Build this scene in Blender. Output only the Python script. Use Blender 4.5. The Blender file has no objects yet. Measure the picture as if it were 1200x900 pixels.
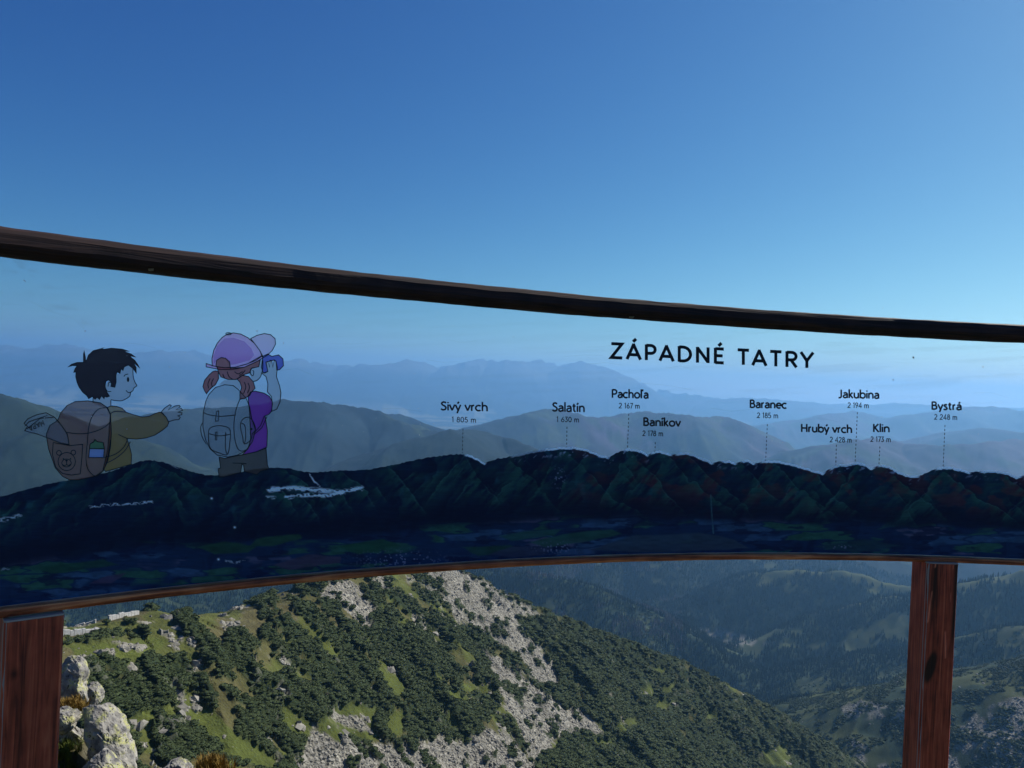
import bpy, bmesh, math, random
import numpy as np
random.seed(5)
rs = np.random.RandomState(11)
S = bpy.context.scene
COL = S.collection

# ------------------------------------------------------------------ camera
F_PX = 906.0                       # focal length in pixels of a 1200 px wide picture
PITCH, ROLL = -0.0049, 0.0468
_cp, _sp = math.cos(PITCH), math.sin(PITCH)
FWD = np.array([0, _cp, _sp]); _U = np.array([0, -_sp, _cp]); _R = np.array([1.0, 0, 0])
RIGHT = _R * math.cos(ROLL) + _U * math.sin(ROLL)
UP = -_R * math.sin(ROLL) + _U * math.cos(ROLL)
from mathutils import Matrix, Vector
from mathutils.geometry import tessellate_polygon
cam_d = bpy.data.cameras.new('camera')
cam_d.sensor_width = 36.0; cam_d.lens = F_PX / 1200.0 * 36.0
cam_d.clip_start = 0.05; cam_d.clip_end = 200000.0
cam = bpy.data.objects.new('camera', cam_d); COL.objects.link(cam)
cam.matrix_world = Matrix(((RIGHT[0], UP[0], -FWD[0], 0), (RIGHT[1], UP[1], -FWD[1], 0),
                           (RIGHT[2], UP[2], -FWD[2], 0), (0, 0, 0, 1)))
S.camera = cam
S.cycles.use_denoising = True
S.cycles.max_bounces = 6; S.cycles.diffuse_bounces = 3; S.cycles.glossy_bounces = 2
S.cycles.transmission_bounces = 4; S.cycles.transparent_max_bounces = 24; S.cycles.volume_bounces = 3
S.cycles.use_adaptive_sampling = True; S.cycles.adaptive_threshold = 0.015
# ------------------------------------------------------------------ sky, sun, exposure
SUN_AZ = math.radians(55); SUN_EL = math.radians(38)     # azimuth measured clockwise from +Y (the view)
w = bpy.data.worlds.new('World'); S.world = w; w.use_nodes = True
nt = w.node_tree; bg = nt.nodes['Background']
sky = nt.nodes.new('ShaderNodeTexSky'); sky.sky_type = 'NISHITA'; sky.sun_disc = False
sky.sun_elevation = SUN_EL; sky.sun_rotation = SUN_AZ; sky.altitude = 1800; sky.air_density = 1.0
sky.dust_density = 1.6; sky.ozone_density = 6.0
SKY_K = 0.085
# the deep blue of thin mountain air: one smooth curve per colour channel, the same over the whole sky
sepc = nt.nodes.new('ShaderNodeSeparateColor'); comc = nt.nodes.new('ShaderNodeCombineColor'); nt.links.new(sky.outputs[0], sepc.inputs[0])
for i_, (ref, out_, g_, top_) in enumerate(((0.271, 0.152, 1.88, 1.0), (0.488, 0.415, 1.46, 0.9), (0.814, 0.570, 0.84, 0.8))):
    mn = nt.nodes.new('ShaderNodeMath'); mn.operation = 'MULTIPLY'; mn.inputs[1].default_value = SKY_K / ref; nt.links.new(sepc.outputs[i_], mn.inputs[0])
    pw = nt.nodes.new('ShaderNodeMath'); pw.operation = 'POWER'; pw.inputs[1].default_value = g_; nt.links.new(mn.outputs[0], pw.inputs[0])
    ml = nt.nodes.new('ShaderNodeMath'); ml.operation = 'MULTIPLY'; ml.inputs[1].default_value = out_ / SKY_K; nt.links.new(pw.outputs[0], ml.inputs[0])
    cl = nt.nodes.new('ShaderNodeMath'); cl.operation = 'MINIMUM'; cl.inputs[1].default_value = top_ / SKY_K; nt.links.new(ml.outputs[0], cl.inputs[0]); nt.links.new(cl.outputs[0], comc.inputs[i_])
nt.links.new(comc.outputs[0], bg.inputs[0]); bg.inputs[1].default_value = 0.085
sd = bpy.data.lights.new('sun', 'SUN'); sd.energy = 5.0; sd.angle = math.radians(0.5); sd.color = (1, 0.94, 0.85)
sun = bpy.data.objects.new('sun', sd); COL.objects.link(sun)
sv = Vector((math.sin(SUN_AZ) * math.cos(SUN_EL), math.cos(SUN_AZ) * math.cos(SUN_EL), math.sin(SUN_EL)))
sun.rotation_euler = sv.to_track_quat('Z', 'Y').to_euler(); sun.location = (30, 20, 40)
S.view_settings.view_transform = 'Standard'; S.view_settings.look = 'None'
S.view_settings.exposure = 0.35; S.view_settings.gamma = 1.0
HAZE_DENSITY = 1 / 17500.0
HAZE_COLOR = (0.27, 0.59, 1.0)

# ------------------------------------------------------------------ helpers
def lin(c, k=1.0):
    c = np.asarray(c, float) / 255.0
    return tuple((np.where(c <= 0.04045, c / 12.92, ((c + 0.055) / 1.055) ** 2.4) * k))
def ray(x, y):
    """direction of a picture point of the photograph (arrays allowed)"""
    x = np.asarray(x, float); y = np.asarray(y, float)
    return FWD + ((x - 600) / F_PX)[..., None] * RIGHT + ((450 - y) / F_PX)[..., None] * UP
def at(x, y, Y):
    d = ray(x, y); return d * (Y / d[..., 1:2])
def proj(P):
    z = P @ FWD; z = np.where(z < 1e-3, 1e-3, z)
    return 600 + F_PX * (P @ RIGHT) / z, 450 - F_PX * (P @ UP) / z

def _hash(ix, iy, seed):
    n = (ix.astype(np.int64) * 374761393 + iy.astype(np.int64) * 668265263 + seed * 1442695041) & 0x7fffffff
    n = ((n ^ (n >> 13)) * 1274126177) & 0x7fffffff
    n = n ^ (n >> 16)
    return (n & 0xffff) / 65535.0
def vnoise(x, y, seed=0):
    x0 = np.floor(x); y0 = np.floor(y); fx = x - x0; fy = y - y0
    fx = fx * fx * fx * (fx * (fx * 6 - 15) + 10); fy = fy * fy * fy * (fy * (fy * 6 - 15) + 10)
    a = _hash(x0, y0, seed); b = _hash(x0 + 1, y0, seed); c = _hash(x0, y0 + 1, seed); d = _hash(x0 + 1, y0 + 1, seed)
    return (a * (1 - fx) + b * fx) * (1 - fy) + (c * (1 - fx) + d * fx) * fy
def fbm(x, y, seed=0, oct=4, gain=0.5):
    s = 0; a = 1; t = 0
    for o in range(oct):
        s = s + a * vnoise(x * 2 ** o + o * 17.3, y * 2 ** o - o * 9.1, seed + o); t += a; a *= gain
    return s / t
def ridged(x, y, seed=0, oct=4):
    s = 0; a = 1; t = 0
    for o in range(oct):
        s = s + a * (1 - np.abs(2 * vnoise(x * 2 ** o + 5.1 * o, y * 2 ** o, seed + o) - 1)); t += a; a *= 0.5
    return s / t
def sstep(a, b, x):
    t = np.clip((x - a) / (b - a), 0, 1); return t * t * (3 - 2 * t)
def inpoly(x, y, poly):
    r = np.zeros(x.shape, bool); n = len(poly)
    for i in range(n):
        x0, y0 = poly[i]; x1, y1 = poly[(i + 1) % n]
        if y0 == y1: continue
        c = ((y0 > y) != (y1 > y)) & (x < (x1 - x0) * (y - y0) / (y1 - y0) + x0)
        r ^= c
    return r
def polydist(x, y, poly, closed=True):
    """signed distance, positive inside"""
    d = np.full(x.shape, 1e9); n = len(poly)
    for i in range(n if closed else n - 1):
        x0, y0 = poly[i]; x1, y1 = poly[(i + 1) % n]
        dx, dy = x1 - x0, y1 - y0; t = np.clip(((x - x0) * dx + (y - y0) * dy) / (dx * dx + dy * dy + 1e-9), 0, 1)
        d = np.minimum(d, np.hypot(x - x0 - t * dx, y - y0 - t * dy))
    return np.where(inpoly(x, y, poly), d, -d) if closed else d

def new_mat(name): 
    m = bpy.data.materials.new(name); m.use_nodes = True
    return m, m.node_tree, m.node_tree.nodes['Principled BSDF']
def plain(name, color, rough=0.6, spec=0.3, metal=0.0):
    m, t, p = new_mat(name)
    p.inputs['Base Color'].default_value = (*color, 1); p.inputs['Roughness'].default_value = rough
    p.inputs['Specular IOR Level'].default_value = spec; p.inputs['Metallic'].default_value = metal
    n = t.nodes.new('ShaderNodeTexNoise'); n.inputs['Scale'].default_value = 60
    mx = t.nodes.new('ShaderNodeMixRGB'); mx.blend_type = 'MULTIPLY'; mx.inputs[0].default_value = 0.25
    mx.inputs[1].default_value = (*color, 1); t.links.new(n.outputs[0], mx.inputs[2]); t.links.new(mx.outputs[0], p.inputs['Base Color'])
    return m
def link(o, parent=None, mat=None):
    COL.objects.link(o)
    if parent: o.parent = parent
    if mat: o.data.materials.append(mat)
    return o
def mesh_obj(name, V, Fc, mat=None, parent=None, smooth=False):
    me = bpy.data.meshes.new(name); me.from_pydata([tuple(v) for v in V], [], Fc); me.update()
    if smooth: me.polygons.foreach_set('use_smooth', [True] * len(me.polygons))
    return link(bpy.data.objects.new(name, me), parent, mat)
def grid_obj(name, P, mat=None, parent=None, colors=None, smooth=True, flip=False, attrs=None):
    """P: (n, m, 3) array of points -> quad sheet, with optional RGBA colours per point"""
    n, m = P.shape[:2]
    me = bpy.data.meshes.new(name); me.vertices.add(n * m); me.vertices.foreach_set('co', P.reshape(-1).astype(np.float32))
    i = np.arange(n * m).reshape(n, m)
    q = np.stack([i[:-1, :-1], i[:-1, 1:], i[1:, 1:], i[1:, :-1]], -1).reshape(-1, 4)
    if flip: q = q[:, ::-1]
    me.loops.add(q.size); me.loops.foreach_set('vertex_index', q.reshape(-1).astype(np.int32))
    me.polygons.add(len(q)); me.polygons.foreach_set('loop_start', np.arange(0, q.size, 4, dtype=np.int32))
    me.polygons.foreach_set('use_smooth', np.full(len(q), smooth))
    me.update(calc_edges=True)
    if colors is not None:
        a = me.attributes.new('paint', 'FLOAT_COLOR', 'POINT'); c = np.ones((n * m, 4), np.float32); c[:, :colors.shape[-1]] = colors.reshape(n * m, -1)
        a.data.foreach_set('color', c.reshape(-1))
    for k, v in (attrs or {}).items():
        a = me.attributes.new(k, 'FLOAT', 'POINT'); a.data.foreach_set('value', v.reshape(-1).astype(np.float32))
    return link(bpy.data.objects.new(name, me), parent, mat)
def empty(name, loc, label, cat, group=None):
    o = bpy.data.objects.new(name, None); COL.objects.link(o); o.location = loc
    o['label'] = label; o['category'] = cat
    if group: o['group'] = group
    return o

# ------------------------------------------------------------------ terrain height
def hz(x): return 445.5 + (x - 600) * 0.0468      # picture row of the horizon
RIDGES = []      # (points Nx3, slope, gully amplitude, gully wavelength, seed)
def ridge(pts, slope, amp, wl, seed, rough=0.0):
    P = np.array([at(x, y, Y) for x, y, Y in pts]); RIDGES.append((P, slope, amp, wl, seed, rough))
def ridgeY(pts, Y, *a, **k): ridge([(x, y, Y * (1 + 0.05 * math.sin(i * 1.7))) for i, (x, y) in enumerate(pts)], *a, **k)
# the rocky spur across the picture
ridge([(-260, 800, 190), (-100, 770, 230), (75, 741, 290), (160, 722, 330), (260, 722, 380), (330, 706, 430), (400, 677, 500), (470, 668, 590), (530, 667, 650),
       (560, 679, 680), (620, 709, 720), (700, 740, 760), (800, 776, 800), (900, 828, 830), (1000, 890, 850), (1100, 965, 880)], 0.70, 15.0, 62.0, 3, 1.4)
# wooded hill behind it and the shaded valley hills
ridge([(430, 660, 2500), (540, 668, 2450), (600, 673, 2400), (650, 676, 2350), (700, 690, 2300), (760, 716, 2250), (820, 750, 2150), (860, 785, 2000)], 0.42, 40, 330, 21, 4)
ridge([(600, 640, 3700), (760, 642, 3500), (850, 640, 3700), (960, 641, 3800), (1060, 641, 3900), (1150, 638, 3800), (1320, 630, 3600)], 0.36, 50, 420, 22, 5)
ridge([(818, 712, 3000), (850, 688, 2950), (895, 669, 2900), (935, 667, 2850), (1000, 670, 2750), (1060, 688, 2650), (1110, 694, 2550)], 0.42, 45, 350, 23, 5)
ridge([(1020, 705, 2350), (1100, 688, 2200), (1150, 680, 2150), (1200, 670, 2100), (1300, 655, 2000)], 0.5, 45, 300, 24, 5)
ridge([(1040, 790, 1850), (1090, 758, 1750), (1150, 742, 1700), (1200, 732, 1650), (1320, 700, 1600)], 0.5, 40, 260, 25, 4)
ridge([(1090, 860, 1150), (1130, 822, 1120), (1200, 786, 1080), (1320, 740, 1000), (1500, 660, 950)], 0.55, 26, 160, 26, 3)
# ranges behind the pane
ridgeY([(-420, 470), (-260, 450), (-100, 456), (0, 462), (30, 469), (75, 484), (110, 500), (150, 527), (200, 565)], 3600, 0.42, 120, 520, 31, 6)
ridgeY([(80, 545), (130, 512), (160, 486), (200, 480), (233, 477), (283, 477), (333, 468), (367, 471), (400, 474), (440, 481), (470, 496), (518, 506), (580, 518), (640, 540)], 5600, 0.40, 170, 800, 32, 9)
ridgeY([(430, 560), (470, 533), (500, 511), (527, 503), (560, 503), (590, 511), (620, 523), (660, 545)], 4600, 0.38, 90, 600, 33, 6)
ridgeY([(420, 484), (467, 484), (497, 496), (520, 503), (560, 512)], 7300, 0.36, 120, 900, 34, 8)
ridgeY([(500, 512), (555, 498), (600, 489), (617, 484), (640, 479), (665, 481), (680, 486), (700, 489), (740, 484), (760, 482), (800, 485), (820, 489), (850, 488), (862, 491), (880, 504), (900, 516), (930, 532)], 8200, 0.36, 170, 1000, 35, 12)
ridgeY([(890, 545), (905, 538), (950, 523), (1000, 515), (1025, 514), (1060, 519), (1100, 523), (1150, 518), (1200, 514), (1300, 505), (1400, 500)], 6600, 0.36, 140, 800, 36, 10)
ridgeY([(1030, 522), (1100, 508), (1150, 501), (1200, 507), (1290, 514)], 9500, 0.33, 160, 1100, 37, 12)
ridgeY([(850, 512), (880, 501), (920, 492), (960, 486), (1000, 481), (1040, 488), (1070, 484), (1110, 479), (1150, 475), (1175, 477), (1200, 481), (1300, 476), (1400, 480)], 14500, 0.32, 260, 1600, 38, 22)
FAR = [(-500, 402), (-300, 396), (-150, 404), (0, 403), (38, 408), (60, 405), (80, 403), (110, 412), (140, 418), (160, 415), (193, 409), (210, 415), (227, 411), (247, 418), (333, 421), (370, 427), (400, 428), (450, 429),
       (472, 422), (497, 427), (527, 432), (547, 426), (560, 423), (567, 420), (576, 424), (600, 426), (633, 425), (667, 429), (683, 425), (700, 432), (733, 445), (767, 457), (800, 464), (870, 472)]
ridgeY(FAR, 28000, 0.30, 520, 3200, 39, 55)
ridgeY([(780, 470), (830, 468), (880, 466), (920, 469), (960, 472), (1000, 473), (1080, 473), (1200, 478), (1400, 482)], 24000, 0.25, 300, 2800, 40, 30)
# the mountain we stand on goes on outside the frame to the left
ridge([(-700, 640, 60), (-520, 700, 110), (-340, 770, 180)], 1.1, 6, 60, 41, 1)

_bx = np.array([0, 300, 600, 1000, 1600, 2500, 4000, 8000, 15000, 90000.]); _bz = np.array([-330, -400, -500, -570, -690, -860, -930, -1040, -1120, -1130.])
NEAR_BUMPS = []   # (x, y, z_top, k)
def near_height(X, Y):
    r = np.hypot(X, Y)
    yy = Y + 0.15 * X
    z = -1.6 - 0.75 * np.maximum(yy - 2.4, 0) + 0.10 * (fbm(X * 0.7, Y * 0.7, 5) - 0.5) * np.minimum(r * 0.6, 4)
    z = z - np.maximum(np.abs(X) - 60, 0) * 0.15
    for bx_, by_, zt_, k_, fl_ in NEAR_BUMPS:
        d = np.maximum(np.hypot(X - bx_, Y - by_) - fl_, 0)
        z = np.maximum(z, zt_ - k_ * d - 0.1 * np.abs(fbm(X * 2, Y * 2, 9) - 0.5))
    return z
def height(X, Y, near=True, want_crest=False):
    z = np.interp(np.hypot(X * 0.6, Y), _bx, _bz)
    R_ = np.hypot(X, Y)
    z = z + (fbm(X / 350, Y / 350, 51, 4) - 0.5) * np.interp(R_, [500, 1500, 6000, 15000], [20, 70, 120, 60]) * sstep(400, 900, R_)
    crest = np.full(X.shape, 1e9)
    for k, (P, slope, amp, wl, seed, rough) in enumerate(RIDGES):
        best = np.full(X.shape, -1e9); bd = np.zeros(X.shape); bs = np.zeros(X.shape); s0 = 0
        for a, b in zip(P[:-1], P[1:]):
            dx, dy = b[0] - a[0], b[1] - a[1]; L2 = dx * dx + dy * dy
            t = np.clip(((X - a[0]) * dx + (Y - a[1]) * dy) / L2, 0, 1)
            d = np.hypot(X - a[0] - t * dx, Y - a[1] - t * dy)
            h = a[2] + t * (b[2] - a[2])
            if k == 0:
                fw = np.interp(X + 0.3 * (Y - 400), [-130, -60], [28, 3]); h = h - 0.22 * np.minimum(d, fw) - slope * np.maximum(d - fw, 0)
            else: h = h - slope * d
            m = h > best
            best = np.where(m, h, best); bd = np.where(m, d, bd); bs = np.where(m, s0 + t * math.sqrt(L2), bs); s0 += math.sqrt(L2)
        # gullies run straight down the slope: noise in (along the crest, down the slope)
        if seed in (23, 24, 25, 32, 33, 35, 36): best = best + (fbm(X / wl * 9, Y / wl * 9, seed + 13, 3) - 0.5) * rough * 2
        cd = P[-1, :2] - P[0, :2] if k else np.array([0.65, 0.76]); cd = cd / np.hypot(*cd); ga = X * cd[0] + Y * cd[1]; gb = X * cd[1] - Y * cd[0]
        g = ridged(ga / wl + 0.3 * fbm(X / wl, Y / wl, seed + 7, 2), gb / (wl * 3.2), seed, 4) - 0.72
        best = best + g * amp * sstep(0 if k else 12, wl * 0.7 if k else 60, bd) * 1.6 + (fbm(X / wl * 4, Y / wl * 4, seed + 3, 4) - 0.5) * rough * (4 if k else 2.5)
        if seed == 39: best = best + (ridged(X / 900, Y / 900, 77, 3) - 0.6) * 330 * sstep(1800, 0, bd)
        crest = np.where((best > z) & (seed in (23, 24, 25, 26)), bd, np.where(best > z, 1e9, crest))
        z = np.maximum(z, best)
    if near: z = np.where(R_ < 420, np.maximum(z, near_height(X, Y)), z)
    if want_crest: return z, crest
    return z
NEAR_BUMPS += [(-5.75, 10.2, -5.05, 1.7, 0.5), (-3.0, 8.2, -4.26, 1.3, 0.12), (-4.1, 9.3, -5.30, 1.3, 0.2)]

# ------------------------------------------------------------------ spur cover, traced from the photograph onto the slope
SCREE = [[(490, 662), (530, 655), (570, 680), (622, 712), (640, 722), (608, 724), (606, 732), (625, 748), (641, 765), (653, 782), (657, 798), (635, 805), (627, 797), (623, 785), (605, 768), (590, 758), (570, 745), (558, 738), (545, 734), (535, 728), (528, 712), (516, 700), (498, 692), (478, 678)],
         [(566, 758), (590, 774), (612, 790), (628, 800), (640, 814), (660, 829), (680, 832), (697, 845), (720, 857), (692, 863), (652, 866), (642, 880), (622, 893), (610, 862), (604, 842), (590, 822), (582, 800), (572, 780)],
         [(398, 672), (420, 690), (440, 712), (446, 730), (432, 738), (412, 728), (392, 708), (372, 700)], [(432, 668), (446, 676), (470, 700), (455, 700), (438, 690)],
         [(470, 704), (484, 708), (502, 727), (498, 742), (482, 730)],
         [(362, 850), (392, 868), (430, 870), (470, 874), (512, 862), (545, 868), (562, 850), (600, 864), (622, 888), (640, 905), (640, 960), (340, 960), (350, 900)],
         [(380, 826), (400, 836), (424, 838), (436, 860), (410, 856), (388, 842)], [(410, 794), (432, 799), (428, 812), (410, 808)],
         [(690, 800), (706, 806), (722, 818), (740, 822), (738, 830), (715, 824), (694, 812)]]
PINE = [[(640, 722), (700, 742), (800, 778), (900, 830), (1010, 900), (1010, 960), (645, 960), (640, 884), (652, 868), (692, 864), (722, 858), (700, 844), (682, 831), (664, 829), (640, 812), (628, 798), (638, 806), (658, 798), (654, 780), (642, 764), (626, 747), (608, 732), (610, 725)],
        [(72, 750), (110, 742), (140, 738), (146, 746), (120, 752), (96, 757), (72, 760)], [(120, 730), (160, 722), (178, 728), (150, 734)],
        [(112, 768), (128, 770), (150, 790), (170, 830), (176, 850), (160, 855), (140, 820), (122, 795)],
        [(150, 765), (190, 770), (215, 800), (232, 840), (205, 838), (175, 810), (155, 790)],
        [(465, 668), (500, 672), (530, 690), (532, 700), (512, 694), (480, 684)], [(450, 695), (490, 700), (520, 722), (545, 748), (528, 752), (500, 735), (470, 715)],
        [(545, 735), (575, 748), (600, 765), (624, 790), (626, 800), (600, 780), (570, 756), (548, 745)],
        [(430, 715), (460, 720), (500, 745), (520, 765), (560, 790), (578, 800), (590, 822), (604, 845), (610, 862), (590, 858), (560, 848), (545, 860), (520, 850), (500, 820), (470, 800), (440, 770)],
        [(340, 740), (380, 720), (430, 745), (450, 790), (460, 830), (440, 835), (405, 800), (370, 790), (345, 770)],
        [(250, 760), (300, 745), (335, 780), (360, 820), (345, 850), (300, 838), (265, 800)]]
GRASS = [[(445, 780), (462, 790), (478, 812), (470, 820), (452, 806)], [(528, 790), (545, 800), (582, 800), (582, 812), (545, 812)], [(525, 812), (542, 812), (556, 822), (528, 822)],
         [(400, 826), (440, 832), (440, 866), (420, 868), (396, 862), (372, 850)], [(452, 838), (474, 832), (474, 862), (455, 862)], [(205, 818), (250, 830), (290, 870), (330, 900), (300, 900), (250, 870), (215, 845)],
         [(330, 825), (360, 850), (392, 868), (380, 880), (350, 868), (332, 845)], [(80, 757), (130, 752), (180, 745), (200, 752), (160, 772), (90, 770)], [(72, 735), (115, 728), (108, 738), (72, 744)],
         [(766, 782), (782, 784), (780, 792), (766, 790)], [(750, 808), (766, 806), (764, 820), (752, 816)], [(776, 806), (796, 802), (794, 812), (776, 812)], [(768, 824), (794, 822), (790, 832), (766, 832)],
         [(722, 846), (744, 842), (744, 856), (722, 858)], [(640, 868), (656, 866), (656, 878), (640, 876)], [(826, 838), (842, 836), (840, 846), (826, 844)], [(842, 846), (868, 850), (866, 856), (846, 852)], [(888, 880), (920, 874), (930, 900), (892, 896)],
         [(700, 868), (722, 872), (716, 878), (698, 876)]]
OLIVE = [[(40, 720), (260, 716), (330, 704), (350, 712), (300, 745), (240, 762), (180, 775), (110, 772), (72, 800), (40, 800)]]
ROCK = [[(190, 845), (205, 828), (215, 832), (218, 850), (212, 872), (196, 876), (188, 860)], [(255, 730), (275, 728), (280, 745), (262, 742)], [(296, 762), (306, 760), (312, 800), (300, 812), (296, 790)], [(318, 812), (334, 832), (326, 850), (315, 838)], [(206, 736), (214, 738), (212, 752), (205, 750)], [(310, 868), (322, 870), (320, 884), (312, 880)], [(76, 775), (100, 770), (128, 800), (150, 850), (135, 860), (100, 800)]]
def cover(P):
    """pine, scree, grass, olive, rock weights of hillside points"""
    X, Y = P[..., 0], P[..., 1]; px, py = proj(P)
    # slope-wise streaks: u across the fall line, v along it
    wx = (fbm(X / 9, Y / 9, 71, 3) - 0.5) * 16; wy = (fbm(X / 9, Y / 9, 81, 3) - 0.5) * 12
    qx, qy = px + wx, py + wy
    def dist(L): 
        d = np.full(X.shape, -1e9)
        for p in L: d = np.maximum(d, polydist(qx, qy, p))
        return d
    ds, dp, dg, do, dr = dist(SCREE), dist(PINE), dist(GRASS), dist(OLIVE), dist(ROCK)
    ca, sa = math.cos(0.75), math.sin(0.75)
    u = (qx * sa - qy * ca) / 9.5; v = (qx * ca + qy * sa) / 42.0
    n1 = fbm(u, v, 61, 3); n2 = fbm(X / 5, Y / 7, 62, 3); n3 = fbm(X / 24, Y / 24, 63, 3)
    scree = sstep(-1, 2, ds); rock = sstep(-1, 1.5, dr) * sstep(0.42, 0.5, n2)
    pine = sstep(0.44, 0.50, n1 * 0.75 + n2 * 0.25 + 0.03)
    d0 = polydist(qx, qy, PINE[0]); pine = np.maximum(pine, sstep(-2, 2, d0) * sstep(0.24, 0.34, n2)); pine = np.maximum(pine, sstep(-2, 2, dp) * sstep(0.41, 0.46, n1 * 0.7 + n2 * 0.3))
    grass = sstep(-2, 2, dg)
    olive = sstep(-3, 3, do)
    pine = pine * (1 - olive * sstep(-6, 2, -dp) * sstep(0.36, 0.48, 1 - n1 + 0.1)) * (1 - grass * 0.9)
    pine = pine * (1 - scree * sstep(-6, 0, -dp) * (1 - sstep(0.64, 0.68, n2)))
    grass = np.maximum(grass, sstep(0.5, 0.62, n3) * 0.7)
    loose = sstep(0.66, 0.72, fbm(X / 6, Y / 6, 64, 3)) * sstep(0.45, 0.6, n3)      # bits of rock showing through
    rock = np.maximum(rock, loose * 0.9)
    scree = scree * (1 - 0.9 * sstep(0.60, 0.66, fbm(X / 7, Y / 7, 66, 3)) * sstep(6, 1, ds));  scree = scree * (1 - pine); rock = rock * (1 - pine * 0.7)
    return pine, scree, grass * (1 - scree), olive, rock

# ------------------------------------------------------------------ terrain materials
def terrain_mat():
    m, t, p = new_mat('mountain_ground'); N = t.nodes; L = t.links
    at_ = N.new('ShaderNodeAttribute'); at_.attribute_name = 'paint'
    st = N.new('ShaderNodeAttribute'); st.attribute_name = 'stony'
    geo = N.new('ShaderNodeNewGeometry')
    def noise(scale, detail=4):
        n = N.new('ShaderNodeTexNoise'); n.inputs['Scale'].default_value = scale; n.inputs['Detail'].default_value = detail
        L.new(geo.outputs['Position'], n.inputs['Vector']); return n
    n1 = noise(0.8, 6); n2 = noise(0.03, 6)
    vo = N.new('ShaderNodeTexVoronoi'); vo.inputs['Scale'].default_value = 0.75; L.new(geo.outputs['Position'], vo.inputs['Vector'])
    def math_(op, a, b):
        x = N.new('ShaderNodeMath'); x.operation = op
        for i, v in enumerate((a, b)):
            if isinstance(v, (int, float)): x.inputs[i].default_value = v
            else: L.new(v, x.inputs[i])
        return x.outputs[0]
    # brightness factor: fine grain everywhere, cell contrast on stones
    f1 = math_('MULTIPLY_ADD', n1.outputs[0], 0.9); f1.node.inputs[2].default_value = 0.55
    f2 = math_('MULTIPLY_ADD', n2.outputs[0], 0.8); f2.node.inputs[2].default_value = 0.6
    bw = N.new('ShaderNodeRGBToBW'); L.new(vo.outputs['Color'], bw.inputs[0])
    c = math_('MULTIPLY_ADD', bw.outputs[0], 1.2); c.node.inputs[2].default_value = 0.35
    mx = N.new('ShaderNodeMix'); L.new(st.outputs['Fac'], mx.inputs[0]); mx.inputs[2].default_value = 1.0; L.new(c, mx.inputs[3])
    f = math_('MULTIPLY', math_('MULTIPLY', f1, f2), mx.outputs[0])
    vm = N.new('ShaderNodeVectorMath'); vm.operation = 'SCALE'; L.new(at_.outputs['Color'], vm.inputs[0]); L.new(f, vm.inputs['Scale'])
    L.new(vm.outputs[0], p.inputs['Base Color']); p.inputs['Roughness'].default_value = 0.95; p.inputs['Specular IOR Level'].default_value = 0.1
    b = N.new('ShaderNodeBump'); b.inputs['Strength'].default_value = 0.8; b.inputs['Distance'].default_value = 1.0
    L.new(math_('ADD', n1.outputs[0], math_('MULTIPLY', vo.outputs['Distance'], st.outputs['Fac'])), b.inputs['Height']); L.new(b.outputs[0], p.inputs['Normal'])
    return m
M_ground = terrain_mat()
C = {k: np.array(v) for k, v in dict(
    pine=(0.024, 0.036, 0.015), grass=(0.072, 0.088, 0.020), dry=(0.085, 0.076, 0.034), scree=(0.215, 0.205, 0.170), rock=(0.20, 0.19, 0.155),
    forest=(0.020, 0.036, 0.020), meadow=(0.058, 0.070, 0.024), flare_violet=(0.034, 0.024, 0.044), far=(0.008, 0.018, 0.025), field=(0.20, 0.19, 0.12)).items()}
def mixc(a, b, t): return a * (1 - t[..., None]) + b * t[..., None]
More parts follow.
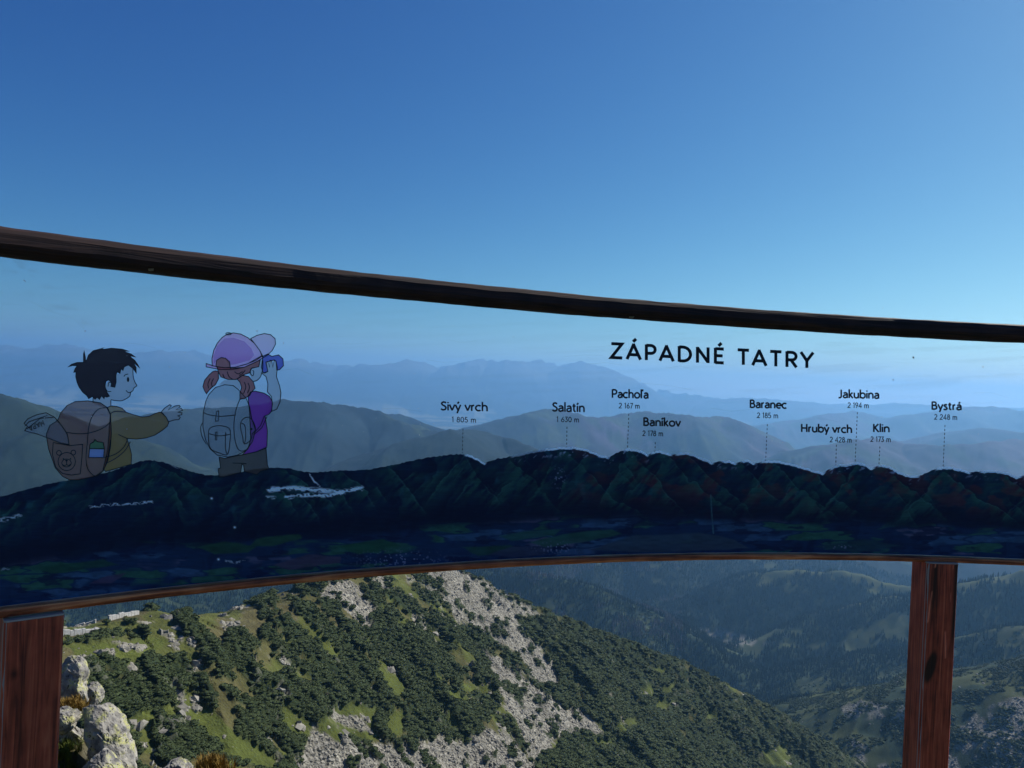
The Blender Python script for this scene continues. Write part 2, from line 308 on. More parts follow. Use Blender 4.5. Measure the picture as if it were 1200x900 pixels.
def paint_far(X, Y, Z, crest):
    r = np.hypot(X, Y); c = np.broadcast_to(C['forest'], X.shape + (3,)).copy()  # dark forest tone also stands in for shade on the valley faces
    n = fbm(X / 260, Y / 260, 101, 5); n2 = fbm(X / 60, Y / 60, 102, 4)
    mea_sunrim = sstep(0.60, 0.68, n * 0.5 + n2 * 0.5) * 0.6
    px, py = proj(np.stack([X, Y, Z], -1))
    if crest is not None: mea_sunrim = np.maximum(mea_sunrim, sstep(0.5, 0.6, n2 * 0.55 + 0.32 * sstep(130, 10, crest) + 0.3 * (fbm(X / 18, Y / 18, 108, 3) - 0.4)))  # grass band along the crests, their sunlit rims put into its paler colour
    low = sstep(46, 10, np.abs(py - (822 - (px - 960) * 0.10))) * sstep(900, 960, px) * sstep(1300, 1180, px)
    low = np.maximum(low, 0.8 * sstep(840, 860, py) * sstep(860, 900, px) * sstep(1070, 1040, px) * (X > 0))
    mea_sunrim = np.maximum(mea_sunrim, sstep(0.49, 0.56, n2 + 0.06 * low) * low)
    mea_sunrim = mea_sunrim * sstep(780, 900, px)
    mea_sunrim = np.maximum(mea_sunrim, 0.5 * sstep(0.62, 0.7, n2) * (px < 780)) * sstep(3400, 2600, np.where(px < 700, r, 0))
    c = c * (1 - 0.45 * sstep(2600, 3400, r))[..., None]
    c = mixc(c, C['meadow'], mea_sunrim)
    st = np.zeros(X.shape)
    for poly in ([(812, 738), (835, 735), (870, 744), (895, 752), (880, 758), (845, 752)], [(985, 828), (1020, 822), (1070, 826), (1070, 842), (1020, 840), (990, 838)], [(1115, 850), (1150, 835), (1210, 820), (1210, 960), (1100, 960), (1105, 880)], [(1000, 868), (1025, 880), (1050, 905), (1010, 905)]):
        d = polydist(px + (n2 - 0.5) * 40, py + (n2 - 0.5) * 24, poly); st = np.maximum(st, sstep(-3, 3, d) * sstep(0.38, 0.5, fbm(X / 14, Y / 14, 105, 3)))
    st = st * (r < 3600) * (r > 900)
    c = mixc(c, C['scree'] * 0.9, st)
    # beyond 4 km: ranges; lens-flare violet put into the ground colour on the right, grey-green on the left
    far = sstep(3600, 5000, r)
    hue = sstep(0.02, 0.12, X / np.maximum(Y, 1))
    fc = mixc(np.broadcast_to(C['far'], c.shape), C['flare_violet'], hue * sstep(0.35, 0.6, fbm(X / 1500, Y / 1500, 110, 3)))
    fc = fc * (0.2 + 1.6 * fbm(X / 300, Y / 300, 111, 5)[..., None])
    fc = mixc(fc, C['meadow'] * np.array((0.45, 0.6, 0.9)), sstep(0.54, 0.60, fbm(X / 170, Y / 260, 113, 4)) * 0.8 * sstep(0.4, 0.55, fbm(X / 1400, Y / 1400, 114, 2)))
    fld = sstep(-760, -980, Z) * sstep(0.5, 0.56, fbm(X / 900, Y / 500, 112, 4)) * sstep(6000, 9000, r)
    fc = mixc(fc, C['field'] * 0.85, fld)
    rk = sstep(-100, 250, Z) * (r > 15000); fc = mixc(fc, C['scree'] * 0.7, rk * 0.6)
    c = mixc(c, fc, far)
    return c, st
def sheet(name, thetas, radii, near=True):
    T, R_ = np.meshgrid(thetas, radii); X = R_ * np.sin(T); Y = R_ * np.cos(T)
    Z, cr = height(X, Y, near, True); P = np.stack([X, Y, Z], -1); return X, Y, Z, P, cr
th = np.linspace(math.radians(-41), math.radians(41), 900)
rr = np.concatenate([np.geomspace(60, 230, 60)[:-1], np.geomspace(230, 1000, 400)[:-1], np.geomspace(1000, 4200, 260)[:-1], np.geomspace(4200, 33000, 260)[:-1], np.geomspace(33000, 40000, 8)])
X, Y, Z, P, CREST = sheet('t', th, rr)
i1 = int(np.searchsorted(rr, 1000)); i2 = int(np.searchsorted(rr, 4200 - 1))
# hillside
Ph = P[:i1 + 1]; pine, scree, grass, olive, rock = cover(Ph)
n = fbm(Ph[..., 0] / 3, Ph[..., 1] / 3, 120, 3); nn = fbm(Ph[..., 0] / 15, Ph[..., 1] / 15, 121, 3)
c = mixc(np.broadcast_to(C['dry'], Ph.shape), C['grass'], np.clip(grass + nn * 0.5, 0, 1))
c = mixc(c, C['dry'], olive * 0.8 * (1 - grass)); c = mixc(c, C['pine'], pine)
c = mixc(c, C['rock'], rock); c = mixc(c, C['scree'], scree)
c = c * (0.55 + 0.9 * (0.5 * n + 0.5 * fbm(Ph[..., 0] / 9, Ph[..., 1] / 9, 122, 3))[..., None])
# rows that run on from the spur into the valley share the valley colours
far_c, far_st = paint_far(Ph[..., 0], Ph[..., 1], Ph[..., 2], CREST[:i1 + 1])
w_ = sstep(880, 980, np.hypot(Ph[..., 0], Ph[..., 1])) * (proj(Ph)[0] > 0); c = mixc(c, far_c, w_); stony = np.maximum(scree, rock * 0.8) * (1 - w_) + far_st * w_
Ph2 = Ph.copy()
RAISE = np.zeros(Z.shape); _q = (Ph[..., 0] * 0.76 - Ph[..., 1] * 0.65); _p = (Ph[..., 0] * 0.65 + Ph[..., 1] * 0.76)
RAISE[:i1 + 1] = sstep(0.3, 1.0, pine) * (0.5 + 2.5 * sstep(0.32, 0.68, fbm(_p / 5.0, _q / 9.0, 133, 3)))
Ph2[:-1, :, 2] += (RAISE[:i1 + 1] + pine * 0.4 * fbm(Ph[..., 0] / 2.2, Ph[..., 1] / 2.2, 130, 2) + scree * 0.7 * (fbm(Ph[..., 0] / 1.3, Ph[..., 1] / 1.3, 131, 2) - 0.5) + rock * 2.2 * (ridged(Ph[..., 0] / 3.5, Ph[..., 1] / 3.5, 132, 3) - 0.3))[:-1]
o = grid_obj('hillside', Ph2, M_ground, colors=c, attrs={'stony': stony}, flip=True); o['kind'] = 'structure'
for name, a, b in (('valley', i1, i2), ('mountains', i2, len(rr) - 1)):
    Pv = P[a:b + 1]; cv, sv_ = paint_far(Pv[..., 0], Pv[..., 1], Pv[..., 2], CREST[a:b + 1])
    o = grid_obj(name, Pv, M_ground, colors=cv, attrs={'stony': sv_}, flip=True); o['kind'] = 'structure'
# the rest of the mountain round and behind the viewpoint
ta = np.linspace(math.radians(41), math.radians(319), 120); ra = np.geomspace(60, 40000, 90)
Xb, Yb = np.meshgrid(ta, ra)[1] * np.sin(np.meshgrid(ta, ra)[0]), np.meshgrid(ta, ra)[1] * np.cos(np.meshgrid(ta, ra)[0])
Rb = np.hypot(Xb, Yb)
yb = np.maximum(Yb + 0.15 * Xb - 2.4, 0)
Zb = np.maximum(-1.6 - 0.75 * yb, -1000 + 0 * yb) - 0.0 * Rb
Zb = np.maximum(np.minimum(Zb, -1.6 - 0.35 * np.maximum(Rb - 40, 0)), -900.0) + (fbm(Xb / 200, Yb / 200, 140, 4) - 0.5) * np.minimum(Rb * 0.05, 120)
Zb[:, 0] = np.interp(ra, rr, Z[:, -1]); Zb[:, -1] = np.interp(ra, rr, Z[:, 0])
Pb = np.stack([Xb, Yb, Zb], -1); cb, sb = paint_far(Xb, Yb, Zb, None)
cb = mixc(cb, C['dry'], sstep(600, 200, Rb))
o = grid_obj('terrain', Pb, M_ground, colors=cb, attrs={'stony': sb * 0}, flip=True); o['kind'] = 'structure'
# near ground, a closed disc under the viewpoint
tn = np.linspace(0, 2 * math.pi, 241); rn = np.concatenate([[0.001], np.geomspace(0.5, 60, 150)])
Tn, Rn = np.meshgrid(tn, rn); Xn, Yn = Rn * np.sin(Tn), Rn * np.cos(Tn); Zn = near_height(Xn, Yn)
Zn[-1] = height(Xn[-1], Yn[-1]) - 0.05
Pn = np.stack([Xn, Yn, Zn], -1)
gn = fbm(Xn * 1.3, Yn * 1.3, 150, 4)
cn = mixc(np.broadcast_to(C['grass'], Pn.shape) * 0.9, C['dry'], sstep(0.4, 0.6, gn)); cn = mixc(cn, C['rock'], sstep(0.62, 0.7, fbm(Xn * 2, Yn * 2, 151, 3)))
o = grid_obj('ground', Pn, M_ground, colors=cn, attrs={'stony': 0 * Xn}, flip=True); o['kind'] = 'structure'

# ------------------------------------------------------------------ scattered cover (stuff)
def blob_template(name, mat, seed, kind):
    r = np.random.RandomState(seed); bm = bmesh.new()
    if kind == 'shrub':
        bmesh.ops.create_icosphere(bm, subdivisions=2, radius=1.0)
        for v in bm.verts:
            d = v.co.normalized(); k = 0.78 + 0.3 * vnoise(np.array([d.x * 2 + 9 + seed]), np.array([d.y * 2 + d.z * 2 + 9]), seed)[0]
            v.co = d * k; v.co.z = v.co.z * 0.62 + 0.1
        for i in range(44):
            a = r.rand() * 6.283; e = r.rand() ** 0.7; z = e; q = math.sqrt(1 - z * z)
            p_ = Vector((q * math.cos(a), q * math.sin(a), z * 0.66 + 0.05)); nrm = p_.normalized(); s = r.uniform(0.12, 0.26)
            t1 = nrm.orthogonal().normalized(); t1.rotate(Matrix.Rotation(r.rand() * 6.28, 3, nrm)); t2 = nrm.cross(t1)
            vs = [bm.verts.new(p_ * 0.93 + t1 * s), bm.verts.new(p_ * 0.93 - t1 * s + t2 * s * 0.3), bm.verts.new(p_ * 1.04 + nrm * s * 0.35 + Vector((0, 0, s * 0.45)))]
            bm.faces.new(vs)
    elif kind == 'stone':
        bmesh.ops.create_icosphere(bm, subdivisions=1, radius=1.0)
        pl = [(Vector(r.normal(size=3)).normalized(), r.uniform(0.45, 0.9)) for _ in range(9)]
        for v in bm.verts:
            d = v.co.normalized(); k = min([1.1] + [h_ / max(d.dot(nn_), 1e-3) for nn_, h_ in pl if d.dot(nn_) > 0.05]); v.co = d * k
            v.co.z *= 0.6
    elif kind == 'conifer':
        H = 1.0
        for i, (z0, z1, rad) in enumerate([(0.08, 0.42, 0.17), (0.28, 0.62, 0.14), (0.48, 0.80, 0.105), (0.66, 1.0, 0.07)]):
            top = bm.verts.new((0, 0, z1)); ring = []
            K = 9
            for k_ in range(K):
                a = k_ / K * 6.283 + i; rr_ = rad * r.uniform(0.6, 1.25); ring.append(bm.verts.new((rr_ * math.cos(a), rr_ * math.sin(a), z0 + r.uniform(-0.05, 0.05))))
            for k_ in range(K): bm.faces.new((ring[k_], ring[(k_ + 1) % K], top))
        b0 = [bm.verts.new((0.012 * math.cos(a), 0.012 * math.sin(a), -0.05)) for a in (0, 2.1, 4.2)]; tp = bm.verts.new((0, 0, 0.5))
        for k_ in range(3): bm.faces.new((b0[k_], b0[(k_ + 1) % 3], tp))
    elif kind == 'tuft':
        for i in range(34):
            a = r.rand() * 6.283; q = r.rand() ** 0.5 * 0.28; lean = r.uniform(0.15, 0.7); h_ = r.uniform(0.6, 1.1); b_ = Vector((q * math.cos(a), q * math.sin(a), -0.05))
            dr_ = Vector((math.cos(a), math.sin(a), 0)); sd_ = Vector((-dr_.y, dr_.x, 0)) * 0.028
            m1 = b_ + dr_ * lean * 0.25 + Vector((0, 0, h_ * 0.6)); tip = b_ + dr_ * lean * 0.75 + Vector((0, 0, h_))
            v = [bm.verts.new(b_ - sd_), bm.verts.new(b_ + sd_), bm.verts.new(m1 + sd_ * 0.8), bm.verts.new(m1 - sd_ * 0.8), bm.verts.new(tip)]
            bm.faces.new((v[0], v[1], v[2], v[3])); bm.faces.new((v[3], v[2], v[4]))
    me = bpy.data.meshes.new(name); bm.to_mesh(me); bm.free(); me.materials.append(mat)
    return bpy.data.objects.new(name, me)
def leaf_mat(name, c1, c2, rough=0.85, k=0.6):
    m, t, p = new_mat(name); oi = t.nodes.new('ShaderNodeObjectInfo'); r = t.nodes.new('ShaderNodeValToRGB')
    r.color_ramp.elements[0].color = (*c1, 1); r.color_ramp.elements[1].color = (*c2, 1)
    t.links.new(oi.outputs['Random'], r.inputs[0])
    n = t.nodes.new('ShaderNodeTexNoise'); n.inputs['Scale'].default_value = 5
    mx = t.nodes.new('ShaderNodeMixRGB'); mx.blend_type = 'MULTIPLY'; mx.inputs[0].default_value = k
    t.links.new(r.outputs[0], mx.inputs[1]); t.links.new(n.outputs[0], mx.inputs[2]); t.links.new(mx.outputs[0], p.inputs['Base Color'])
    p.inputs['Roughness'].default_value = rough; p.inputs['Specular IOR Level'].default_value = 0.15
    return m
def scatter(name, pts, scales, templates, label, cat, mat, zstretch=None, tilt=0.0):
    me = bpy.data.meshes.new(name + '_points'); me.from_pydata([tuple(p_) for p_ in pts], [], [])
    n_ = len(pts)
    a = me.attributes.new('sc', 'FLOAT_VECTOR', 'POINT'); sc = np.asarray(scales, np.float32)
    if sc.ndim == 1: sc = np.repeat(sc[:, None], 3, 1)
    a.data.foreach_set('vector', np.ascontiguousarray(sc, np.float32).reshape(-1))
    a = me.attributes.new('rt', 'FLOAT_VECTOR', 'POINT'); rt = np.zeros((n_, 3), np.float32); rt[:, 2] = rs.rand(n_) * 6.283; rt[:, :2] = rs.normal(size=(n_, 2)) * tilt
    a.data.foreach_set('vector', rt.reshape(-1))
    a = me.attributes.new('ix', 'INT', 'POINT'); a.data.foreach_set('value', rs.randint(0, len(templates), n_).astype(np.int32))
    ob = link(bpy.data.objects.new(name, me)); ob['label'] = label; ob['category'] = cat; ob['kind'] = 'stuff'; me.materials.append(mat)
    g = bpy.data.node_groups.new(name + '_scatter', 'GeometryNodeTree')
    g.interface.new_socket('Geometry', in_out='INPUT', socket_type='NodeSocketGeometry'); g.interface.new_socket('Geometry', in_out='OUTPUT', socket_type='NodeSocketGeometry')
    gi = g.nodes.new('NodeGroupInput'); go = g.nodes.new('NodeGroupOutput'); iop = g.nodes.new('GeometryNodeInstanceOnPoints')
    jo = g.nodes.new('GeometryNodeJoinGeometry')
    for t_ in reversed(templates):
        oi = g.nodes.new('GeometryNodeObjectInfo'); oi.inputs['Object'].default_value = t_; oi.inputs['As Instance'].default_value = True
        g.links.new(oi.outputs['Geometry'], jo.inputs[0])
    def named(nm, ty):
        x = g.nodes.new('GeometryNodeInputNamedAttribute'); x.data_type = ty; x.inputs['Name'].default_value = nm; return x.outputs['Attribute']
    g.links.new(gi.outputs[0], iop.inputs['Points']); g.links.new(jo.outputs[0], iop.inputs['Instance']); iop.inputs['Pick Instance'].default_value = True
    g.links.new(named('ix', 'INT'), iop.inputs['Instance Index']); g.links.new(named('sc', 'FLOAT_VECTOR'), iop.inputs['Scale'])
    g.links.new(named('rt', 'FLOAT_VECTOR'), iop.inputs['Rotation']); g.links.new(iop.outputs[0], go.inputs[0])
    md = ob.modifiers.new('scatter', 'NODES'); md.node_group = g
    return ob
def sample_wedge(n_, r0, r1, a0=-38, a1=38):
    r_ = np.sqrt(rs.uniform(r0 * r0, r1 * r1, n_)); a_ = np.radians(rs.uniform(a0, a1, n_)); return r_ * np.sin(a_), r_ * np.cos(a_)
def sample_log(n_, r0, r1, a0=-38, a1=38):
    r_ = np.exp(rs.uniform(math.log(r0), math.log(r1), n_)); a_ = np.radians(rs.uniform(a0, a1, n_)); return r_ * np.sin(a_), r_ * np.cos(a_)
def bil(Xq, Yq, G):
    """value of a polar grid field at ground points"""
    a = np.arctan2(Xq, Yq); r_ = np.hypot(Xq, Yq)
    fi = np.interp(r_, rr, np.arange(len(rr))); fj = (a - th[0]) / (th[1] - th[0])
    i_ = np.clip(fi.astype(int), 0, G.shape[0] - 2); j_ = np.clip(fj.astype(int), 0, G.shape[1] - 2); u = np.clip(fi - i_, 0, 1); v = np.clip(fj - j_, 0, 1)
    return (G[i_, j_] * (1 - v) + G[i_, j_ + 1] * v) * (1 - u) + (G[i_ + 1, j_] * (1 - v) + G[i_ + 1, j_ + 1] * v) * u
# visibility of the grid from the viewpoint, to spend instances only where they show
ang = Z / np.hypot(X, Y); run = np.maximum.accumulate(ang, 0); vis = (ang >= run - 0.012).astype(float)
M_shrub = leaf_mat('dwarf_pine_green', (0.043, 0.061, 0.023), (0.057, 0.078, 0.028), k=0.3)
M_stone = leaf_mat('scree_stone', (0.20, 0.19, 0.16), (0.36, 0.342, 0.288), k=0.3)
M_tree = leaf_mat('spruce_green', (0.010, 0.024, 0.014), (0.030, 0.050, 0.026))
M_dead = leaf_mat('dead_spruce_grey', (0.09, 0.08, 0.08), (0.16, 0.15, 0.14))
M_tuft = leaf_mat('golden_grass', (0.20, 0.12, 0.03), (0.42, 0.28, 0.07))
M_green_tuft = leaf_mat('green_grass', (0.05, 0.09, 0.015), (0.14, 0.17, 0.03))
shr = [blob_template('dwarf_pine_clump', M_shrub, 10 + i, 'shrub') for i in range(4)]
stn = [blob_template('stone_piece', M_stone, 20 + i, 'stone') for i in range(4)]
con = [blob_template('spruce_piece', M_tree, 30 + i, 'conifer') for i in range(4)]
ded = [blob_template('dead_spruce_piece', M_dead, 34 + i, 'conifer') for i in range(2)]
xs, ys = sample_log(210000, 150, 980); v_ = bil(xs, ys, vis) > 0.5
pz = bil(xs, ys, Z); Pq = np.stack([xs, ys, pz], -1); cp_, cs_, cg_, co_, cr_ = cover(Pq); px, py = proj(Pq)
WALL_PX = [[(66, 746), (90, 738), (120, 728)], [(84, 729), (114, 726)], [(124, 727), (142, 721), (165, 718)]]
def off_wall(x, y): return np.min([polydist(x, y + 2, w_, closed=False) for w_ in WALL_PX], 0) > 6.5
inpic = off_wall(px, py) & (px > -60) & (px < 1260) & (py < 930) & v_
k = inpic & (cp_ > 0.6)
idx = np.nonzero(k)[0][:60000]; Pq[:, 2] += bil(xs, ys, RAISE) * 0.96
s_ = (0.8 + rs.rand(len(idx)) ** 1.6 * 1.7) * np.clip(np.hypot(xs[idx], ys[idx]) / 420, 0.75, 1.25)
scatter('dwarf_pine_cover', Pq[idx] + [0, 0, 0.1], np.stack([s_, s_, s_ * rs.uniform(0.38, 0.75, len(idx))], 1), shr, 'dark green dwarf pine thickets covering the slope of the rocky spur', 'dwarf pine', M_shrub, tilt=0.12)
xs2, ys2 = sample_log(300000, 150, 980); Pq2 = np.stack([xs2, ys2, bil(xs2, ys2, Z)], -1); v2 = bil(xs2, ys2, vis) > 0.5
p2, s2, g2, o2, r2 = cover(Pq2); px2, py2 = proj(Pq2); k = off_wall(px2, py2) & (px2 > -60) & (px2 < 1260) & (py2 < 930) & v2 & (((s2 > 0.5) | (r2 > 0.55)) | (rs.rand(len(xs2)) < 0.012 * (1 - p2)))
idx = np.nonzero(k)[0][:60000]; s_ = np.where((r2[idx] > 0.5) & (s2[idx] < 0.5), rs.uniform(0.6, 1.5, len(idx)) + 2.2 * rs.rand(len(idx)) ** 6, 0.28 + rs.rand(len(idx)) ** 3 * 1.2)
scatter('scree_stones', Pq2[idx], np.stack([s_ * rs.uniform(0.8, 1.3, len(idx)), s_, s_ * rs.uniform(0.6, 1.3, len(idx))], 1), stn, 'pale grey scree and broken rock spilling down the spur', 'scree', M_stone, tilt=0.5)
# conifers in the valley
xs3, ys3 = sample_wedge(230000, 1000, 4100); z3 = bil(xs3, ys3, Z); P3 = np.stack([xs3, ys3, z3], -1); px3, py3 = proj(P3)
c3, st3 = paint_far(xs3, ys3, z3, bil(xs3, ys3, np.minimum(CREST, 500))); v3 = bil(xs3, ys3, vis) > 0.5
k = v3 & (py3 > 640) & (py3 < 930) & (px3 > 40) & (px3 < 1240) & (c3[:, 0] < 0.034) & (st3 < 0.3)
dead = (fbm(xs3 / 120, ys3 / 120, 170, 3) > 0.56) & (px3 > 560) & (px3 < 800)
idx = np.nonzero(k & ~dead & (np.hypot(xs3, ys3) > 1450))[0][:45000]; s_ = rs.uniform(8, 17, len(idx)) * np.interp(np.hypot(xs3, ys3)[idx], [1450, 2200], [0.5, 1])
scatter('spruce_forest', P3[idx], s_, con, 'dark spruce forest filling the hazy valley behind the spur', 'forest', M_tree, tilt=0.02)
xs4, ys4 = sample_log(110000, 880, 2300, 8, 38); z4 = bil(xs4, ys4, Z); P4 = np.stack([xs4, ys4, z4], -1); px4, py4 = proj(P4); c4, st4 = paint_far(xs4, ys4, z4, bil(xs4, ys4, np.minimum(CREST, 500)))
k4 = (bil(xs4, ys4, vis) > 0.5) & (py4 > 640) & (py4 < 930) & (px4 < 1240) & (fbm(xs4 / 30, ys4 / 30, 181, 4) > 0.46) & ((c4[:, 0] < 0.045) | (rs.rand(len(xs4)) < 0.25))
id4 = np.nonzero(k4)[0][:22000]; s4 = rs.uniform(1.2, 3.4, len(id4))
scatter('valley_dwarf_pine', P4[id4], np.stack([s4, s4, s4 * 0.8], 1), shr, 'dwarf pine patches on the lower valley slopes at the right', 'dwarf pine', M_shrub, tilt=0.1)
kst = np.nonzero((bil(xs4, ys4, vis) > 0.5) & (py4 > 640) & (py4 < 930) & (px4 < 1240) & ((st4 > 0.4) | (rs.rand(len(xs4)) < 0.012)))[0][:16000]
s5 = 0.6 + rs.rand(len(kst)) ** 3 * 1.8
scatter('valley_stones', P4[kst], s5, stn, 'pale boulder fields on the lower valley slopes', 'scree', M_stone, tilt=0.5)
idx = np.nonzero(k & dead)[0][:6000]; s_ = rs.uniform(9, 17, len(idx))
scatter('dead_forest', P3[idx], s_, ded, 'grey dead spruces in patches on the wooded hill', 'forest', M_dead, tilt=0.03)

# ------------------------------------------------------------------ pale stone walls on the shoulder of the spur
M_wall = leaf_mat('pale_wall_stone', (0.55, 0.54, 0.50), (0.72, 0.71, 0.67))
def wall(pts, hgt, label):
    Pw = [at(x, y, Y) for x, y, Y in pts]
    for p_ in Pw: p_[2] = height(np.array([p_[0]]), np.array([p_[1]]))[0] + hgt
    base = Pw[0] - np.array([0, 0, hgt]); 
    e = empty('stone_wall', tuple(base), label, 'wall', 'pale walls on the shoulder of the spur')
    V, Fc = [], []
    L = [np.linalg.norm(b - a) for a, b in zip(Pw[:-1], Pw[1:])]
    r = np.random.RandomState(len(pts) * 7 + int(hgt * 10))
    for a, b, l in zip(Pw[:-1], Pw[1:], L):
        d = (b - a) / l; nrm = np.array([d[1], -d[0], 0]); nrm /= np.linalg.norm(nrm); s = 0.0
        while s < l:
            ln = min(r.uniform(1.2, 2.4), l - s + 0.2); h0 = hgt * r.uniform(0.8, 1.1); c0 = a + d * (s + 0.06) - base; c1 = a + d * (s + ln - 0.06) - base
            for wv in (-0.45, 0.45):
                for cc in (c0, c1):
                    V.append(cc + nrm * wv + [0, 0, h0 - hgt]); V.append(cc + nrm * wv * 1.2 + [0, 0, -hgt - 0.5])
            i = len(V) - 8; Fc += [(i, i + 1, i + 3, i + 2), (i + 4, i + 6, i + 7, i + 5), (i, i + 2, i + 6, i + 4), (i, i + 4, i + 5, i + 1), (i + 2, i + 3, i + 7, i + 6)]
            s += ln
    o = mesh_obj('stones', V, Fc, M_wall, e); o['kind'] = 'stuff'
    return e
wall([(70, 743.5, 286), (90, 738, 291), (117, 728.5, 298)], 2.1, 'longer slanting pale wall, nearest the left post')
wall([(88, 728.5, 316), (112, 726, 318)], 1.7, 'short low pale wall behind the slanting one')
wall([(127, 725, 322), (142, 720.5, 328), (162, 718.5, 336)], 2.1, 'curved pale wall farthest right along the shoulder edge')

# ------------------------------------------------------------------ near boulders
def rock_mat():
    m, t, p = new_mat('lichen_granite'); N, L = t.nodes, t.links; tc = N.new('ShaderNodeTexCoord')
    def noise(s, d=6, o='Object'):
        n = N.new('ShaderNodeTexNoise'); n.inputs['Scale'].default_value = s; n.inputs['Detail'].default_value = d; L.new(tc.outputs[o], n.inputs['Vector']); return n
    r1 = N.new('ShaderNodeValToRGB'); r1.color_ramp.elements[0].position = 0.3; r1.color_ramp.elements[0].color = (0.10, 0.10, 0.10, 1); r1.color_ramp.elements[1].position = 0.65; r1.color_ramp.elements[1].color = (0.38, 0.36, 0.31, 1)
    L.new(noise(9, 10).outputs[0], r1.inputs[0])
    r2 = N.new('ShaderNodeValToRGB'); r2.color_ramp.elements[0].position = 0.49; r2.color_ramp.elements[1].position = 0.60; L.new(noise(7, 8).outputs[0], r2.inputs[0])
    r3 = N.new('ShaderNodeValToRGB'); r3.color_ramp.elements[0].position = 0.42; r3.color_ramp.elements[1].position = 0.5; L.new(noise(40, 6).outputs[0], r3.inputs[0])
    mu = N.new('ShaderNodeMath'); mu.operation = 'MULTIPLY'; L.new(r2.outputs[0], mu.inputs[0]); L.new(r3.outputs[0], mu.inputs[1])
    mx = N.new('ShaderNodeMixRGB'); L.new(mu.outputs[0], mx.inputs[0]); L.new(r1.outputs[0], mx.inputs[1]); mx.inputs[2].default_value = (0.38, 0.38, 0.16, 1)
    r4 = N.new('ShaderNodeValToRGB'); r4.color_ramp.elements[0].position = 0.60; r4.color_ramp.elements[1].position = 0.66; L.new(noise(26, 4).outputs[0], r4.inputs[0])
    m2 = N.new('ShaderNodeMixRGB'); L.new(r4.outputs[0], m2.inputs[0]); L.new(mx.outputs[0], m2.inputs[1]); m2.inputs[2].default_value = (0.05, 0.05, 0.045, 1)
    L.new(m2.outputs[0], p.inputs['Base Color']); p.inputs['Roughness'].default_value = 0.9; p.inputs['Specular IOR Level'].default_value = 0.2
    b = N.new('ShaderNodeBump'); b.inputs['Strength'].default_value = 0.7; b.inputs['Distance'].default_value = 0.03; L.new(noise(22, 8).outputs[0], b.inputs['Height']); L.new(b.outputs[0], p.inputs['Normal'])
    return m
M_rock = rock_mat()
def boulder(outline, Y, depth, seed, label, tilt=0.0):
    """a chipped rock whose seen outline follows `outline` (picture points) at distance Y, with real thickness"""
    W = np.array([at(x, y, Y) for x, y in outline]); c = W.mean(0); c[1] += depth * 0.35
    r = np.random.RandomState(seed); bm = bmesh.new(); bmesh.ops.create_icosphere(bm, subdivisions=5, radius=1.0)
    A = np.array([v.co for v in bm.verts])
    ox, oz = W[:, 0] - c[0], W[:, 2] - c[2]; an = np.arctan2(oz, ox); rad = np.hypot(ox, oz); o_ = np.argsort(an); an = an[o_]; rad = rad[o_]
    an = np.concatenate([an - 2 * np.pi, an, an + 2 * np.pi]); rad = np.concatenate([rad] * 3)
    a = np.arctan2(A[:, 2], A[:, 0]); R0 = np.interp(a, an, rad)
    pln = np.maximum(np.abs(A[:, 1]), 0)
    planes = [(v_ / np.linalg.norm(v_), h_) for v_, h_ in zip(r.normal(size=(20, 3)), r.uniform(0.66, 0.96, 20))]
    k = np.ones(len(A))
    for nv, h_ in planes:
        dd = A @ nv; k = np.where(dd > 0.05, np.minimum(k, h_ / np.maximum(dd, 1e-3)), k)
    q = np.sqrt(np.maximum(1 - A[:, 1] ** 2, 0)); shape = (q ** 0.55)
    nz = ridged(A[:, 0] * 2.2 + seed, A[:, 2] * 2.2 + A[:, 1] * 1.5, seed, 4) - 0.6
    f = k * (1 + 0.13 * nz) * (1 - 0.10 * sstep(0.80, 0.93, ridged(A[:, 0] * 1.3 + A[:, 1] + seed * 3, A[:, 2] * 2.6, seed + 50, 2))) * (1 + 0.05 * (fbm(A[:, 0] * 11 + seed, A[:, 2] * 11 + A[:, 1] * 7, seed + 60, 3) - 0.5))
    x_ = np.cos(a) * R0 * shape * f; z_ = np.sin(a) * R0 * shape * f; y_ = A[:, 1] * depth * (0.8 * f) + tilt * z_
    for v, x0, y0, z0 in zip(bm.verts, x_, y_, z_): v.co = (x0, y0, z0)
    me = bpy.data.meshes.new('boulder'); bm.to_mesh(me); bm.free(); me.materials.append(M_rock)
    o = link(bpy.data.objects.new('boulder', me)); o.location = tuple(c); o['label'] = label; o['category'] = 'boulder'
    return o
boulder([(52, 790), (70, 776), (84, 777), (93, 787), (98, 805), (102, 822), (96, 840), (52, 845)], 10.6, 0.26, 3, 'tall upright boulder speckled with yellow lichen, just right of the left post', 0.25)
boulder([(90, 831), (104, 827), (115, 829), (124, 843), (134, 857), (141, 872), (150, 888), (158, 905), (150, 925), (120, 925), (112, 895), (104, 872), (96, 850)], 9.8, 0.34, 7, 'large slanting lichen covered slab right of the left post', 0.3)
boulder([(62, 832), (78, 834), (90, 842), (84, 852), (74, 862), (62, 858)], 9.9, 0.2, 12, 'small pale wedge of rock left of the slanting slab', 0.2)
boulder([(64, 856), (82, 850), (104, 872), (118, 886), (100, 896), (70, 892)], 10.3, 0.2, 15, 'rock in shade tucked under the slanting slab', -0.2)
boulder([(92, 900), (104, 889), (118, 886), (130, 893), (140, 908), (130, 930), (95, 930)], 9.3, 0.25, 19, 'rounded pale rock at the very bottom, below the shaded rock', 0.2)
boulder([(186, 903), (197, 897), (212, 896), (224, 903), (222, 930), (188, 930)], 8.6, 0.2, 23, 'small pale rock left of the golden grass tuft', 0.2)
boulder([(101, 800), (112, 806), (118, 818), (114, 830), (104, 826)], 11.5, 0.14, 29, 'small grey rock behind the tall upright boulder', 0.2)
